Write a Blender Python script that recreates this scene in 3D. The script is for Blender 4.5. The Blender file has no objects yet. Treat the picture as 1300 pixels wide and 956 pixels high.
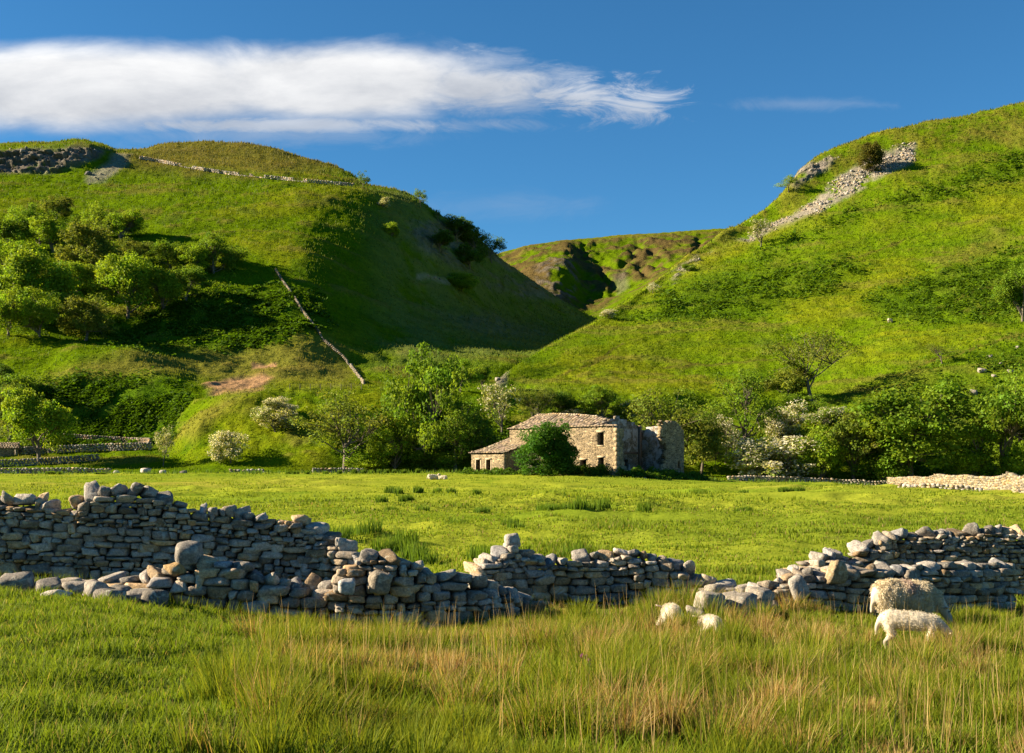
import bpy, math, random
import numpy as np
from mathutils import Vector

# ------------------------------------------------------------------ camera, sky, sun, exposure
scene = bpy.context.scene
COL = scene.collection
F = 1500.0; CX = 650.0; HY = 590.0; CZ = 1.7          # focal length in photo pixels, principal column, horizon row, eye height
cam_d = bpy.data.cameras.new('camera'); cam = bpy.data.objects.new('camera', cam_d); COL.objects.link(cam)
cam.location = (0, 0, CZ); cam.rotation_euler = (math.radians(90), 0, 0)
cam_d.sensor_width = 36; cam_d.lens = 36 * F / 1300; cam_d.shift_y = (HY - 478) / 1300
cam_d.clip_start = 0.1; cam_d.clip_end = 20000
scene.camera = cam

SUN_EL = math.radians(25); SUN_AZ = math.radians(89)   # azimuth measured to the left of the view direction
S = Vector((-math.cos(SUN_EL) * math.sin(SUN_AZ), math.cos(SUN_EL) * math.cos(SUN_AZ), math.sin(SUN_EL)))
sl = bpy.data.lights.new('sun', 'SUN'); sl.energy = 5.0; sl.angle = math.radians(0.5); sl.color = (1.0, 0.83, 0.58)
so = bpy.data.objects.new('sun', sl); so.rotation_euler = S.to_track_quat('Z', 'Y').to_euler(); so.location = (-50, 0, 60); COL.objects.link(so)

scene.view_settings.view_transform = 'Standard'; scene.view_settings.look = 'None'
scene.view_settings.gamma = 1; scene.view_settings.exposure = 1.85
scene.cycles.max_bounces = 6; scene.cycles.transparent_max_bounces = 4; scene.cycles.diffuse_bounces = 3
scene.cycles.transmission_bounces = 3; scene.cycles.glossy_bounces = 1
scene.cycles.use_denoising = True

def build_world():
    w = bpy.data.worlds.new('World'); scene.world = w; w.use_nodes = True
    nt = w.node_tree; nt.nodes.clear(); N = nt.nodes.new; L = nt.links.new
    out = N('ShaderNodeOutputWorld'); bg = N('ShaderNodeBackground'); bg.inputs[1].default_value = 0.052
    sky = N('ShaderNodeTexSky'); sky.sky_type = 'NISHITA'; sky.sun_disc = False
    sky.sun_elevation = SUN_EL; sky.sun_rotation = -SUN_AZ
    sky.altitude = 1500; sky.air_density = 1.0; sky.dust_density = 0.0; sky.ozone_density = 3.0
    hs = N('ShaderNodeHueSaturation'); hs.inputs['Saturation'].default_value = 1.06; hs.inputs['Hue'].default_value = .497
    tint = N('ShaderNodeMix'); tint.data_type = 'RGBA'; tint.blend_type = 'MULTIPLY'; tint.inputs[0].default_value = 1; tint.inputs[7].default_value = (.40, .64, .765, 1)
    L(sky.outputs[0], tint.inputs[6]); L(tint.outputs[2], hs.inputs['Color'])
    def m(op, a, b=None, c=None):
        n = N('ShaderNodeMath'); n.operation = op
        for i, v in enumerate((a, b, c)):
            if v is None: continue
            if isinstance(v, (int, float)): n.inputs[i].default_value = v
            else: L(v, n.inputs[i])
        return n.outputs[0]
    tc = N('ShaderNodeTexCoord'); sep = N('ShaderNodeSeparateXYZ'); L(tc.outputs['Generated'], sep.inputs[0])
    yy = m('MAXIMUM', sep.outputs[1], 0.05)
    a = m('DIVIDE', sep.outputs[0], yy); b = m('DIVIDE', sep.outputs[2], yy)     # where on the cloud sheet the ray goes
    comb = N('ShaderNodeCombineXYZ'); L(m('MULTIPLY', a, 1.0), comb.inputs[0]); L(m('MULTIPLY', b, 2.6), comb.inputs[1])
    def noise(scale, det, rough, dist=0.0, off=0):
        n = N('ShaderNodeTexNoise'); n.inputs['Scale'].default_value = scale; n.inputs['Detail'].default_value = det
        n.inputs['Roughness'].default_value = rough; n.inputs['Distortion'].default_value = dist
        mp = N('ShaderNodeMapping'); mp.inputs['Location'].default_value = (off, off * .7, off * .3); L(comb.outputs[0], mp.inputs[0]); L(mp.outputs[0], n.inputs['Vector'])
        return n.outputs[0]
    nbig = noise(7, 9, .58, .3); nfine = noise(16, 10, .66, .5, 3.7); nwisp = noise(15, 9, .68, .9, 9.1)
    def blob(px, py, rx, ry, soft, amp, nz):
        ax = m('DIVIDE', m('SUBTRACT', a, (px - CX) / F), rx / F); by = m('DIVIDE', m('SUBTRACT', b, (HY - py) / F), ry / F)
        e = m('SQRT', m('ADD', m('MULTIPLY', ax, ax), m('MULTIPLY', by, by)))
        v = m('ADD', m('SUBTRACT', 1.0, e), m('MULTIPLY', m('SUBTRACT', nz, .5), amp))
        mr = N('ShaderNodeMapRange'); mr.interpolation_type = 'SMOOTHSTEP'; L(v, mr.inputs[0]); mr.inputs[1].default_value = 0; mr.inputs[2].default_value = soft
        return mr.outputs[0]
    main = m('MAXIMUM', blob(120, 112, 420, 68, .55, .75, nbig), blob(420, 105, 300, 62, .58, .9, nbig))
    main = m('MAXIMUM', main, m('MULTIPLY', blob(600, 108, 165, 48, .8, 1.2, nfine), .92))
    main = m('MAXIMUM', main, m('MULTIPLY', blob(720, 120, 140, 34, 1.1, 3.8, nwisp), .75))
    main = m('MAXIMUM', main, m('MULTIPLY', blob(815, 130, 80, 30, 1.2, 4.4, nwisp), .75))
    main = m('MAXIMUM', main, m('MULTIPLY', blob(330, 158, 420, 16, .9, 1.8, nwisp), .75))
    thin = m('MULTIPLY', blob(1020, 132, 130, 12, 1.2, 2.0, nwisp), .16)
    thin = m('MAXIMUM', thin, m('MULTIPLY', blob(640, 262, 170, 26, 1.2, 1.9, nwisp), .14))
    thin = m('MAXIMUM', thin, m('MULTIPLY', blob(320, 170, 300, 26, 1.2, 1.6, nwisp), .35))
    mask = m('MAXIMUM', main, thin)
    mask = m('MULTIPLY', mask, m('GREATER_THAN', sep.outputs[1], 0.06))
    # the cloud itself: whiter where the sun reaches it, greyer in its thick belly
    sh = m('ADD', m('MULTIPLY', m('SUBTRACT', b, (HY - 120) / F), 3.2), m('ADD', m('MULTIPLY', m('SUBTRACT', nbig, .5), .8), m('ADD', m('MULTIPLY', nfine, .16), .17)))
    cr = N('ShaderNodeMapRange'); L(sh, cr.inputs[0]); cr.inputs[1].default_value = .1; cr.inputs[2].default_value = .48; cr.inputs[3].default_value = 0; cr.inputs[4].default_value = 1
    cc = N('ShaderNodeMix'); cc.data_type = 'RGBA'; L(cr.outputs[0], cc.inputs[0])
    cc.inputs[6].default_value = (3.0, 3.15, 3.45, 1); cc.inputs[7].default_value = (5.6, 5.6, 5.6, 1)
    mx = N('ShaderNodeMix'); mx.data_type = 'RGBA'; L(mask, mx.inputs[0]); L(hs.outputs[0], mx.inputs[6]); L(cc.outputs[2], mx.inputs[7])
    L(mx.outputs[2], bg.inputs[0]); L(bg.outputs[0], out.inputs[0])
build_world()

# ------------------------------------------------------------------ small helpers
rng = np.random.default_rng(11)

def tag(o, label=None, cat=None, group=None, kind=None):
    if label: o['label'] = label
    if cat: o['category'] = cat
    if group: o['group'] = group
    if kind: o['kind'] = kind
    return o

def empty(name, loc=(0, 0, 0), rz=0.0):
    o = bpy.data.objects.new(name, None); o.location = loc; o.rotation_euler = (0, 0, rz); o.empty_display_size = .3
    COL.objects.link(o); return o

def mesh_np(name, v, f, col=None, mat=None, smooth=False):
    """v (N,3), f (M,3|4) -> mesh data with an optional per-vertex colour attribute"""
    v = np.asarray(v, np.float32); f = np.asarray(f, np.int32); k = f.shape[1]
    me = bpy.data.meshes.new(name)
    me.vertices.add(len(v)); me.vertices.foreach_set('co', v.ravel())
    me.loops.add(f.size); me.loops.foreach_set('vertex_index', f.ravel())
    me.polygons.add(len(f)); me.polygons.foreach_set('loop_start', np.arange(0, f.size, k, dtype=np.int32))
    me.polygons.foreach_set('loop_total', np.full(len(f), k, np.int32))
    if smooth: me.polygons.foreach_set('use_smooth', np.ones(len(f), bool))
    me.update(calc_edges=True)
    if col is not None:
        at = me.attributes.new('Col', 'FLOAT_COLOR', 'POINT')
        c4 = np.ones((len(v), 4), np.float32); c4[:, :3] = col; at.data.foreach_set('color', c4.ravel())
    if mat: me.materials.append(mat)
    return me

def obj(name, me, parent=None):
    o = bpy.data.objects.new(name, me); COL.objects.link(o)
    if parent: o.parent = parent
    return o

class Acc:
    """collects pieces into one mesh"""
    def __init__(s): s.v = []; s.f = []; s.c = []; s.n = 0
    def add(s, v, f, c):
        v = np.asarray(v, np.float32); s.v.append(v); s.f.append(np.asarray(f) + s.n)
        s.c.append(np.broadcast_to(np.asarray(c, np.float32), v.shape).copy()); s.n += len(v)
    def mesh(s, name, mat, smooth=False):
        return mesh_np(name, np.concatenate(s.v), np.concatenate(s.f), np.concatenate(s.c), mat, smooth)

# gradient noise on (x, y)
_perm = np.random.default_rng(5).permutation(512); _perm = np.concatenate([_perm, _perm, _perm])
_ang = np.random.default_rng(6).uniform(0, 2 * np.pi, 512); _gx = np.cos(_ang); _gy = np.sin(_ang)
def perlin(x, y):
    x = np.asarray(x, float); y = np.asarray(y, float)
    xi = np.floor(x).astype(int); yi = np.floor(y).astype(int); xf = x - xi; yf = y - yi
    xi &= 511; yi &= 511
    u = xf ** 3 * (xf * (xf * 6 - 15) + 10); v = yf ** 3 * (yf * (yf * 6 - 15) + 10)
    def g(ix, iy, dx, dy):
        h = _perm[_perm[ix & 511] + (iy & 511)] & 511
        return _gx[h] * dx + _gy[h] * dy
    n00 = g(xi, yi, xf, yf); n10 = g(xi + 1, yi, xf - 1, yf); n01 = g(xi, yi + 1, xf, yf - 1); n11 = g(xi + 1, yi + 1, xf - 1, yf - 1)
    return (n00 * (1 - u) + n10 * u) * (1 - v) + (n01 * (1 - u) + n11 * u) * v
def fbm(x, y, o=4, g=.5):
    s = 0; a = 1
    for i in range(o):
        s = s + a * perlin(x * 2 ** i + 17.3 * i, y * 2 ** i - 9.1 * i); a *= g
    return s

def pchip(xs, ys, x):
    xs = np.asarray(xs, float); ys = np.asarray(ys, float); h = np.diff(xs); d = np.diff(ys) / h
    m = np.zeros(len(xs)); m[0] = d[0]; m[-1] = d[-1]
    for i in range(1, len(xs) - 1):
        if d[i - 1] * d[i] > 0:
            w1 = 2 * h[i] + h[i - 1]; w2 = h[i] + 2 * h[i - 1]
            m[i] = (w1 + w2) / (w1 / d[i - 1] + w2 / d[i])
    x = np.clip(x, xs[0], xs[-1]); i = np.clip(np.searchsorted(xs, x) - 1, 0, len(xs) - 2)
    t = (x - xs[i]) / h[i]; t2 = t * t; t3 = t2 * t
    return (2 * t3 - 3 * t2 + 1) * ys[i] + (t3 - 2 * t2 + t) * h[i] * m[i] + (-2 * t3 + 3 * t2) * ys[i + 1] + (t3 - t2) * h[i] * m[i + 1]

def smooth(e0, e1, x):
    t = np.clip((x - e0) / (e1 - e0), 0, 1); return t * t * (3 - 2 * t)

def soft_poly(u, p, poly, soft):
    """1 inside the outline, 0 outside, soft edge"""
    pts = np.array(poly, float); inside = np.zeros(u.shape, bool); d2 = np.full(u.shape, 1e9)
    for i in range(len(pts)):
        x0, y0 = pts[i]; x1, y1 = pts[(i + 1) % len(pts)]
        dx, dy = x1 - x0, y1 - y0
        t = np.clip(((u - x0) * dx + (p - y0) * dy) / (dx * dx + dy * dy + 1e-9), 0, 1)
        d2 = np.minimum(d2, (u - x0 - t * dx) ** 2 + (p - y0 - t * dy) ** 2)
        c = ((y0 > p) != (y1 > p)) & (u < dx * (p - y0) / (dy if dy else 1e-9) + x0); inside ^= c
    sd = np.sqrt(d2) * np.where(inside, 1, -1)
    return smooth(-soft, soft, sd)

# ------------------------------------------------------------------ materials
def newmat(name):
    m = bpy.data.materials.new(name); m.use_nodes = True; nt = m.node_tree; nt.nodes.clear()
    return m, nt, nt.nodes.new, nt.links.new

def colattr(N):
    a = N('ShaderNodeAttribute'); a.attribute_name = 'Col'; return a.outputs['Color']

def mixc(N, L, fac, a, b, mode='MIX'):
    n = N('ShaderNodeMix'); n.data_type = 'RGBA'; n.blend_type = mode
    for s, v in ((0, fac), (6, a), (7, b)):
        if isinstance(v, (int, float)): n.inputs[s].default_value = v
        elif isinstance(v, tuple): n.inputs[s].default_value = (*v, 1)
        else: L(v, n.inputs[s])
    return n.outputs[2]

def noise_node(N, L, scale, detail=4, rough=.55, vec=None, dist=0):
    n = N('ShaderNodeTexNoise'); n.inputs['Scale'].default_value = scale; n.inputs['Detail'].default_value = detail
    n.inputs['Roughness'].default_value = rough; n.inputs['Distortion'].default_value = dist
    if vec is None:
        t = N('ShaderNodeTexCoord'); vec = t.outputs['Object']
    L(vec, n.inputs['Vector']); return n.outputs[0]

def ramp(N, L, fac, stops):
    r = N('ShaderNodeValToRGB'); L(fac, r.inputs[0]); e = r.color_ramp.elements
    while len(e) < len(stops): e.new(.5)
    for i, (p, c) in enumerate(stops):
        e[i].position = p; e[i].color = (*c, 1) if isinstance(c, tuple) else (c, c, c, 1)
    return r.outputs[0]

def mat_terrain(name, s1, s2, bump, dist):
    m, nt, N, L = newmat(name)
    o = N('ShaderNodeOutputMaterial'); p = N('ShaderNodeBsdfPrincipled'); p.inputs['Roughness'].default_value = .95
    p.inputs['Specular IOR Level'].default_value = .0
    n1 = noise_node(N, L, s1, 5, .65); n2 = noise_node(N, L, s2, 5, .7)
    c = mixc(N, L, 1.0, colattr(N), ramp(N, L, n1, [(.25, (.76, .8, .75)), (.5, (1., 1., 1.)), (.75, (1.22, 1.16, 1.15))]), 'MULTIPLY')
    c = mixc(N, L, 1.0, c, ramp(N, L, n2, [(.28, (.7, .75, .7)), (.5, (1., 1., 1.)), (.72, (1.3, 1.24, 1.2))]), 'MULTIPLY')
    b = N('ShaderNodeBump'); b.inputs['Strength'].default_value = bump; b.inputs['Distance'].default_value = dist
    L(n2, b.inputs['Height']); L(b.outputs[0], p.inputs['Normal']); L(c, p.inputs['Base Color']); L(p.outputs[0], o.inputs[0]); return m

def mat_leaf(name, trans=.4, rough=.6, spec=.25):
    m, nt, N, L = newmat(name)
    o = N('ShaderNodeOutputMaterial'); p = N('ShaderNodeBsdfPrincipled'); p.inputs['Roughness'].default_value = rough
    p.inputs['Specular IOR Level'].default_value = spec
    t = N('ShaderNodeBsdfTranslucent'); mx = N('ShaderNodeMixShader'); mx.inputs[0].default_value = trans
    c = colattr(N); L(c, p.inputs['Base Color'])
    tcol = mixc(N, L, 1.0, c, (1.35, 1.25, .7), 'MULTIPLY'); L(tcol, t.inputs[0])
    L(p.outputs[0], mx.inputs[1]); L(t.outputs[0], mx.inputs[2]); L(mx.outputs[0], o.inputs[0]); return m

def mat_bark():
    m, nt, N, L = newmat('bark')
    o = N('ShaderNodeOutputMaterial'); p = N('ShaderNodeBsdfPrincipled'); p.inputs['Roughness'].default_value = .9
    n = noise_node(N, L, 14, 6, .7); L(ramp(N, L, n, [(.3, (.05, .04, .028)), (.7, (.17, .14, .1))]), p.inputs['Base Color'])
    L(p.outputs[0], o.inputs[0]); return m

def mat_stone(name, lichen=.5, scale=1.0):
    m, nt, N, L = newmat(name)
    o = N('ShaderNodeOutputMaterial'); p = N('ShaderNodeBsdfPrincipled'); p.inputs['Roughness'].default_value = .88
    p.inputs['Specular IOR Level'].default_value = .25
    n1 = noise_node(N, L, 9 * scale, 7, .68); n2 = noise_node(N, L, 30 * scale, 6, .7); n3 = noise_node(N, L, 5.5 * scale, 8, .62, dist=.6)
    c = mixc(N, L, 1.0, colattr(N), ramp(N, L, n1, [(.25, (.42, .42, .43)), (.5, (1., 1., 1.)), (.75, (1.5, 1.4, 1.25))]), 'MULTIPLY')
    c = mixc(N, L, 1.0, c, ramp(N, L, n2, [(.3, (.5, .5, .5)), (.7, (1.5, 1.5, 1.5))]), 'MULTIPLY')
    lf = ramp(N, L, n3, [(.56, 0.0), (.63, lichen)])
    c = mixc(N, L, lf, c, (.42, .42, .36))
    b = N('ShaderNodeBump'); b.inputs['Strength'].default_value = .9; b.inputs['Distance'].default_value = .03 / scale
    L(n2, b.inputs['Height']); L(b.outputs[0], p.inputs['Normal']); L(c, p.inputs['Base Color']); L(p.outputs[0], o.inputs[0]); return m

def mat_masonry(name, c1, c2, mortar, sx=3.0, sz=6.5, plaster=None):
    """rough coursed rubble: squashed voronoi stones with pale mortar"""
    m, nt, N, L = newmat(name)
    o = N('ShaderNodeOutputMaterial'); p = N('ShaderNodeBsdfPrincipled'); p.inputs['Roughness'].default_value = .92
    p.inputs['Specular IOR Level'].default_value = .15
    t = N('ShaderNodeTexCoord'); mp = N('ShaderNodeMapping'); mp.inputs['Scale'].default_value = (sx, sx, sz); L(t.outputs['Object'], mp.inputs[0])
    v = N('ShaderNodeTexVoronoi'); L(mp.outputs[0], v.inputs['Vector']); v.inputs['Scale'].default_value = 1.0
    ve = N('ShaderNodeTexVoronoi'); ve.feature = 'DISTANCE_TO_EDGE'; L(mp.outputs[0], ve.inputs['Vector']); ve.inputs['Scale'].default_value = 1.0
    s = N('ShaderNodeSeparateColor'); L(v.outputs['Color'], s.inputs[0])
    c = mixc(N, L, s.outputs[0], c1, c2)
    c = mixc(N, L, 1.0, c, ramp(N, L, s.outputs[1], [(0, (.42, .42, .42)), (1, (1.45, 1.4, 1.3))]), 'MULTIPLY')
    nb = noise_node(N, L, .55, 6, .65); c = mixc(N, L, 1.0, c, ramp(N, L, nb, [(.35, (.5, .47, .42)), (.62, (1.15, 1.15, 1.15))]), 'MULTIPLY')
    e = ramp(N, L, ve.outputs['Distance'], [(.02, 1.0), (.1, 0.0)])
    c = mixc(N, L, e, c, mortar)
    if plaster:
        n4 = noise_node(N, L, .8, 7, .66, dist=.5); n5 = noise_node(N, L, 2.2, 6, .7)
        pc = ramp(N, L, n5, [(.3, tuple(x * .55 for x in plaster)), (.55, plaster), (.75, tuple(x * 1.2 for x in plaster))])
        c = mixc(N, L, ramp(N, L, n4, [(.46, 1.0), (.53, 0.0)]), c, pc)
    b = N('ShaderNodeBump'); b.inputs['Strength'].default_value = .9; b.inputs['Distance'].default_value = .07
    L(ramp(N, L, ve.outputs['Distance'], [(0, 0.0), (.2, 1.0)]), b.inputs['Height']); L(b.outputs[0], p.inputs['Normal'])
    L(c, p.inputs['Base Color']); L(p.outputs[0], o.inputs[0]); return m

def mat_plain(name, col, rough=.9, var=.3, scale=3.0):
    m, nt, N, L = newmat(name)
    o = N('ShaderNodeOutputMaterial'); p = N('ShaderNodeBsdfPrincipled'); p.inputs['Roughness'].default_value = rough
    n = noise_node(N, L, scale, 6, .68)
    L(ramp(N, L, n, [(.3, tuple(x * (1 - var) for x in col)), (.7, tuple(x * (1 + var) for x in col))]), p.inputs['Base Color'])
    b = N('ShaderNodeBump'); b.inputs['Strength'].default_value = .4; b.inputs['Distance'].default_value = .03; L(n, b.inputs['Height']); L(b.outputs[0], p.inputs['Normal'])
    L(p.outputs[0], o.inputs[0]); return m

M_MEADOW = mat_terrain('meadow_turf', .6, 5.0, .5, .12)
M_HILL = mat_terrain('hill_turf', .11, .8, .9, .7)
M_MOOR = mat_terrain('moor_turf', .05, .3, 1.0, 2.0)
M_LEAF = mat_leaf('tree_leaves', .45, .65, .12); M_GRASS = mat_leaf('grass_blades', .42, .65, .08); M_BARK = mat_bark()
M_STONE = mat_stone('wall_stone', .6); M_FARSTONE = mat_stone('field_stone', .35, .35)
M_HOUSE = mat_masonry('farm_masonry', (.38, .30, .185), (.19, .155, .105), (.30, .245, .165))
M_PLASTER = mat_masonry('old_plaster', (.24, .2, .14), (.14, .115, .085), (.27, .23, .17), plaster=(.42, .41, .39))
M_SLATE = mat_plain('stone_slates', (.34, .26, .18), .9, .45, 2.2)
M_WOOL = mat_leaf('fleece', .2, .9, .1)

GR_BRIGHT = np.array((.080, .134, .003)); GR_YEL = np.array((.132, .158, .006)); GR_DRY = np.array((.16, .135, .032)); MD_YEL = np.array((.205, .240, .022)); MD_GRN = np.array((.125, .190, .014))
GR_DARK = np.array((.042, .090, .004)); HEATH = np.array((.075, .055, .022)); ROCK = np.array((.20, .178, .15)); SOIL = np.array((.30, .18, .10))

# ------------------------------------------------------------------ meadow and near ground
UC = [-350, 0, 150, 300, 450, 600, 780, 870, 1000, 1130, 1300, 1650]
GROWS = [
 (2,   [-.05] * 12),
 (9,   [.02, .0, -.05, -.12, -.2, -.25, -.28, -.3, -.3, -.32, -.35, -.35]),
 (14,  [-.02, -.08, -.15, -.42, -.55, -.6, -.62, -.62, -.62, -.65, -.7, -.7]),
 (18,  [-.15, -.2, -.35, -.62, -.88, -.85, -.82, -.8, -.82, -.9, -.9, -.9]),
 (22,  [-.3, -.35, -.5, -.7, -.9, -.9, -.9, -.8, -.85, -1.0, -1.05, -1.0]),
 (26,  [-.5, -.55, -.6, -.7, -.8, -.85, -.8, -.75, -.8, -1.0, -1.1, -1.0]),
 (45,  [-.7] * 12),
 (60,  [-.65] * 12),
 (100, [-.55, -.55, -.6, -.6, -.6, -.6, -.6, -.62, -.65, -.65, -.65, -.65]),
 (130, [-.45, -.45, -.42, -.4, -.4, -.35, -.4, -.6, -.8, -.9, -.9, -.9]),
 (155, [-.2, -.1, 0, 0, .1, .2, .05, -.5, -.9, -1.2, -1.3, -1.3]),
 (170, [.1, .1, .2, .2, .3, .4, .15, -.6, -1., -1.5, -1.5, -1.5]),
 (195, [.3, .3, .3, .3, .3, .4, .1, -.8, -1.3, -2., -1.7, -1.6]),
 (225, [-.5, -.5, -.5, -.5, -.5, -.5, -1, -1.5, -2.2, -2.6, -2.5, -2.4]),
]
_ug = np.arange(-350, 1651, 10.0); _yr = np.array([r[0] for r in GROWS], float)
_tab = np.array([pchip(UC, r[1], _ug) for r in GROWS])
_yd = np.concatenate([np.arange(2, 60, .5), np.arange(60, 226, 2.5)])
_tabd = np.array([pchip(_yr, _tab[:, j], _yd) for j in range(len(_ug))]).T
def ground_z(x, y):
    x = np.asarray(x, float); y = np.asarray(y, float)
    yc = np.clip(y, 2, 225); u = np.clip(CX + F * x / np.maximum(yc, 2), -350, 1650)
    iu = np.clip(((u + 350) / 10).astype(int), 0, len(_ug) - 2); fu = (u + 350) / 10 - iu
    iy = np.clip(np.searchsorted(_yd, yc) - 1, 0, len(_yd) - 2); fy = (yc - _yd[iy]) / (_yd[iy + 1] - _yd[iy])
    z = (_tabd[iy, iu] * (1 - fu) + _tabd[iy, iu + 1] * fu) * (1 - fy) + (_tabd[iy + 1, iu] * (1 - fu) + _tabd[iy + 1, iu + 1] * fu) * fy
    hum = smooth(24, 34, y) * (1 - .3 * smooth(85, 150, y))
    lump = smooth(-.1, .35, fbm(x * .045 + 3, y * .06, 2))
    z = z + hum * (.15 + .42 * lump) * fbm(x * .22, y * .34, 3) + (.06 + .05 * (1 - smooth(16, 20, y))) * fbm(x * .8, y * .8, 3) * (1 - smooth(60, 120, y))
    uu = CX + F * x / np.maximum(y, 2); z = z + .34 * smooth(28, 36, y) * smooth(85, 60, y) * smooth(400, 480, uu) * smooth(900, 800, uu) * np.abs(fbm(x * .3 + 2, y * .42, 3)) * smooth(-.3, .2, perlin(x * .1, y * .1))
    z = z + .55 * smooth(50, 75, y) * smooth(185, 150, y) * fbm(x * .05 + 11, y * .075, 2)
    # shallow drains and old banks crossing the pasture
    for (yb, sl, wd, dp) in ((37, .05, 1.2, .22), (52, -.12, 1.5, .3), (76, .1, 2.0, .35), (104, -.05, 2.5, .4), (128, .08, 3.0, .4)):
        q = (y - yb - sl * x - 3 * perlin(x * .06, yb)) / wd
        z = z + dp * smooth(-.15, .3, perlin(x * .05 + yb, 2.2)) * (np.exp(-(q - .9) ** 2) - np.exp(-q * q)) * .8
    return z

def pix(px, py, Y):
    return np.array(((px - CX) / F * Y, Y, CZ + (HY - py) / F * Y))

def at_m(px, py):
    """point of the pasture seen at that place of the photograph"""
    ys = np.concatenate([np.arange(6, 60, .1), np.arange(60, 215, .25)]); xs = (px - CX) / F * ys
    p = HY - F * (ground_z(xs, ys) - CZ) / ys
    k = np.argmax(p <= py) if (p <= py).any() else len(ys) - 1
    return np.array((xs[k], ys[k], float(ground_z(xs[k], ys[k]))))

def grid_faces(nv, nu):
    a = (np.arange(nv - 1)[:, None] * nu + np.arange(nu - 1)[None, :]).ravel()
    return np.stack([a, a + 1, a + nu + 1, a + nu], 1)

def mixv(c, t, m):
    return c * (1 - m[..., None]) + np.asarray(t) * m[..., None]

def build_meadow():
    us = np.concatenate([np.linspace(-4000, -360, 60), np.arange(-350, 1650, 3.2), np.linspace(1655, 5300, 60)])
    t = 1 / np.linspace(1 / 3.0, 1 / 60.0, 330); ys = np.concatenate([t, np.arange(60.4, 225, .45)])
    Y, U = np.meshgrid(ys, us, indexing='ij'); X = (U - CX) / F * Y
    Z = ground_z(X, Y)
    fade = smooth(1700, 3500, np.abs(U - CX)); Z = Z * (1 - fade) - .8 * fade
    c = np.zeros(X.shape + (3,)) + MD_YEL
    n1 = fbm(X * .03, Y * .05, 3); n2 = fbm(X * .15 + 9, Y * .25, 3); n3 = fbm(X * .012, Y * .03 + 5, 2)
    c = mixv(c, MD_GRN, .8 * smooth(-.1, .5, n1)); c = mixv(c, np.array((.24, .22, .04)), .6 * smooth(.1, .6, n3 + .3 * n2))
    c = mixv(c, GR_DARK * 1.4, .6 * smooth(.3, .65, n2))
    c = mixv(c, np.array((.05, .05, .02)), smooth(.42, .6, fbm(X * .35, Y * .7, 2)) * smooth(24, 30, Y) * (1 - smooth(60, 90, Y)) * .7)
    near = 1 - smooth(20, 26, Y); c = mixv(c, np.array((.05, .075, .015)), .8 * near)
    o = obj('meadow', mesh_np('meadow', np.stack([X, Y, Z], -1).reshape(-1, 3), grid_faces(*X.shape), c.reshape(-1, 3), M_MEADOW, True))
    tag(o, 'sunlit green pasture stretching from the broken walls to the farmhouse', 'meadow', kind='structure')
build_meadow()
gs = Acc(); r_ = 9000
gs.add([(-r_, -r_, -6), (r_, -r_, -6), (r_, r_, -6), (-r_, r_, -6)], [(0, 1, 2, 3)], GR_DARK)
tag(obj('ground', gs.mesh('ground', M_MOOR)), 'low land lying under and beyond the hills', 'ground', kind='structure')
gb = Acc(); gb.add([(-60, -60, -.12), (60, -60, -.12), (60, 3.2, -.06), (-60, 3.2, -.06)], [(0, 1, 2, 3)], GR_BRIGHT)
tag(obj('near_ground', gb.mesh('near_ground', M_MEADOW)), 'grassy ground around the viewpoint', 'ground', kind='structure')

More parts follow.
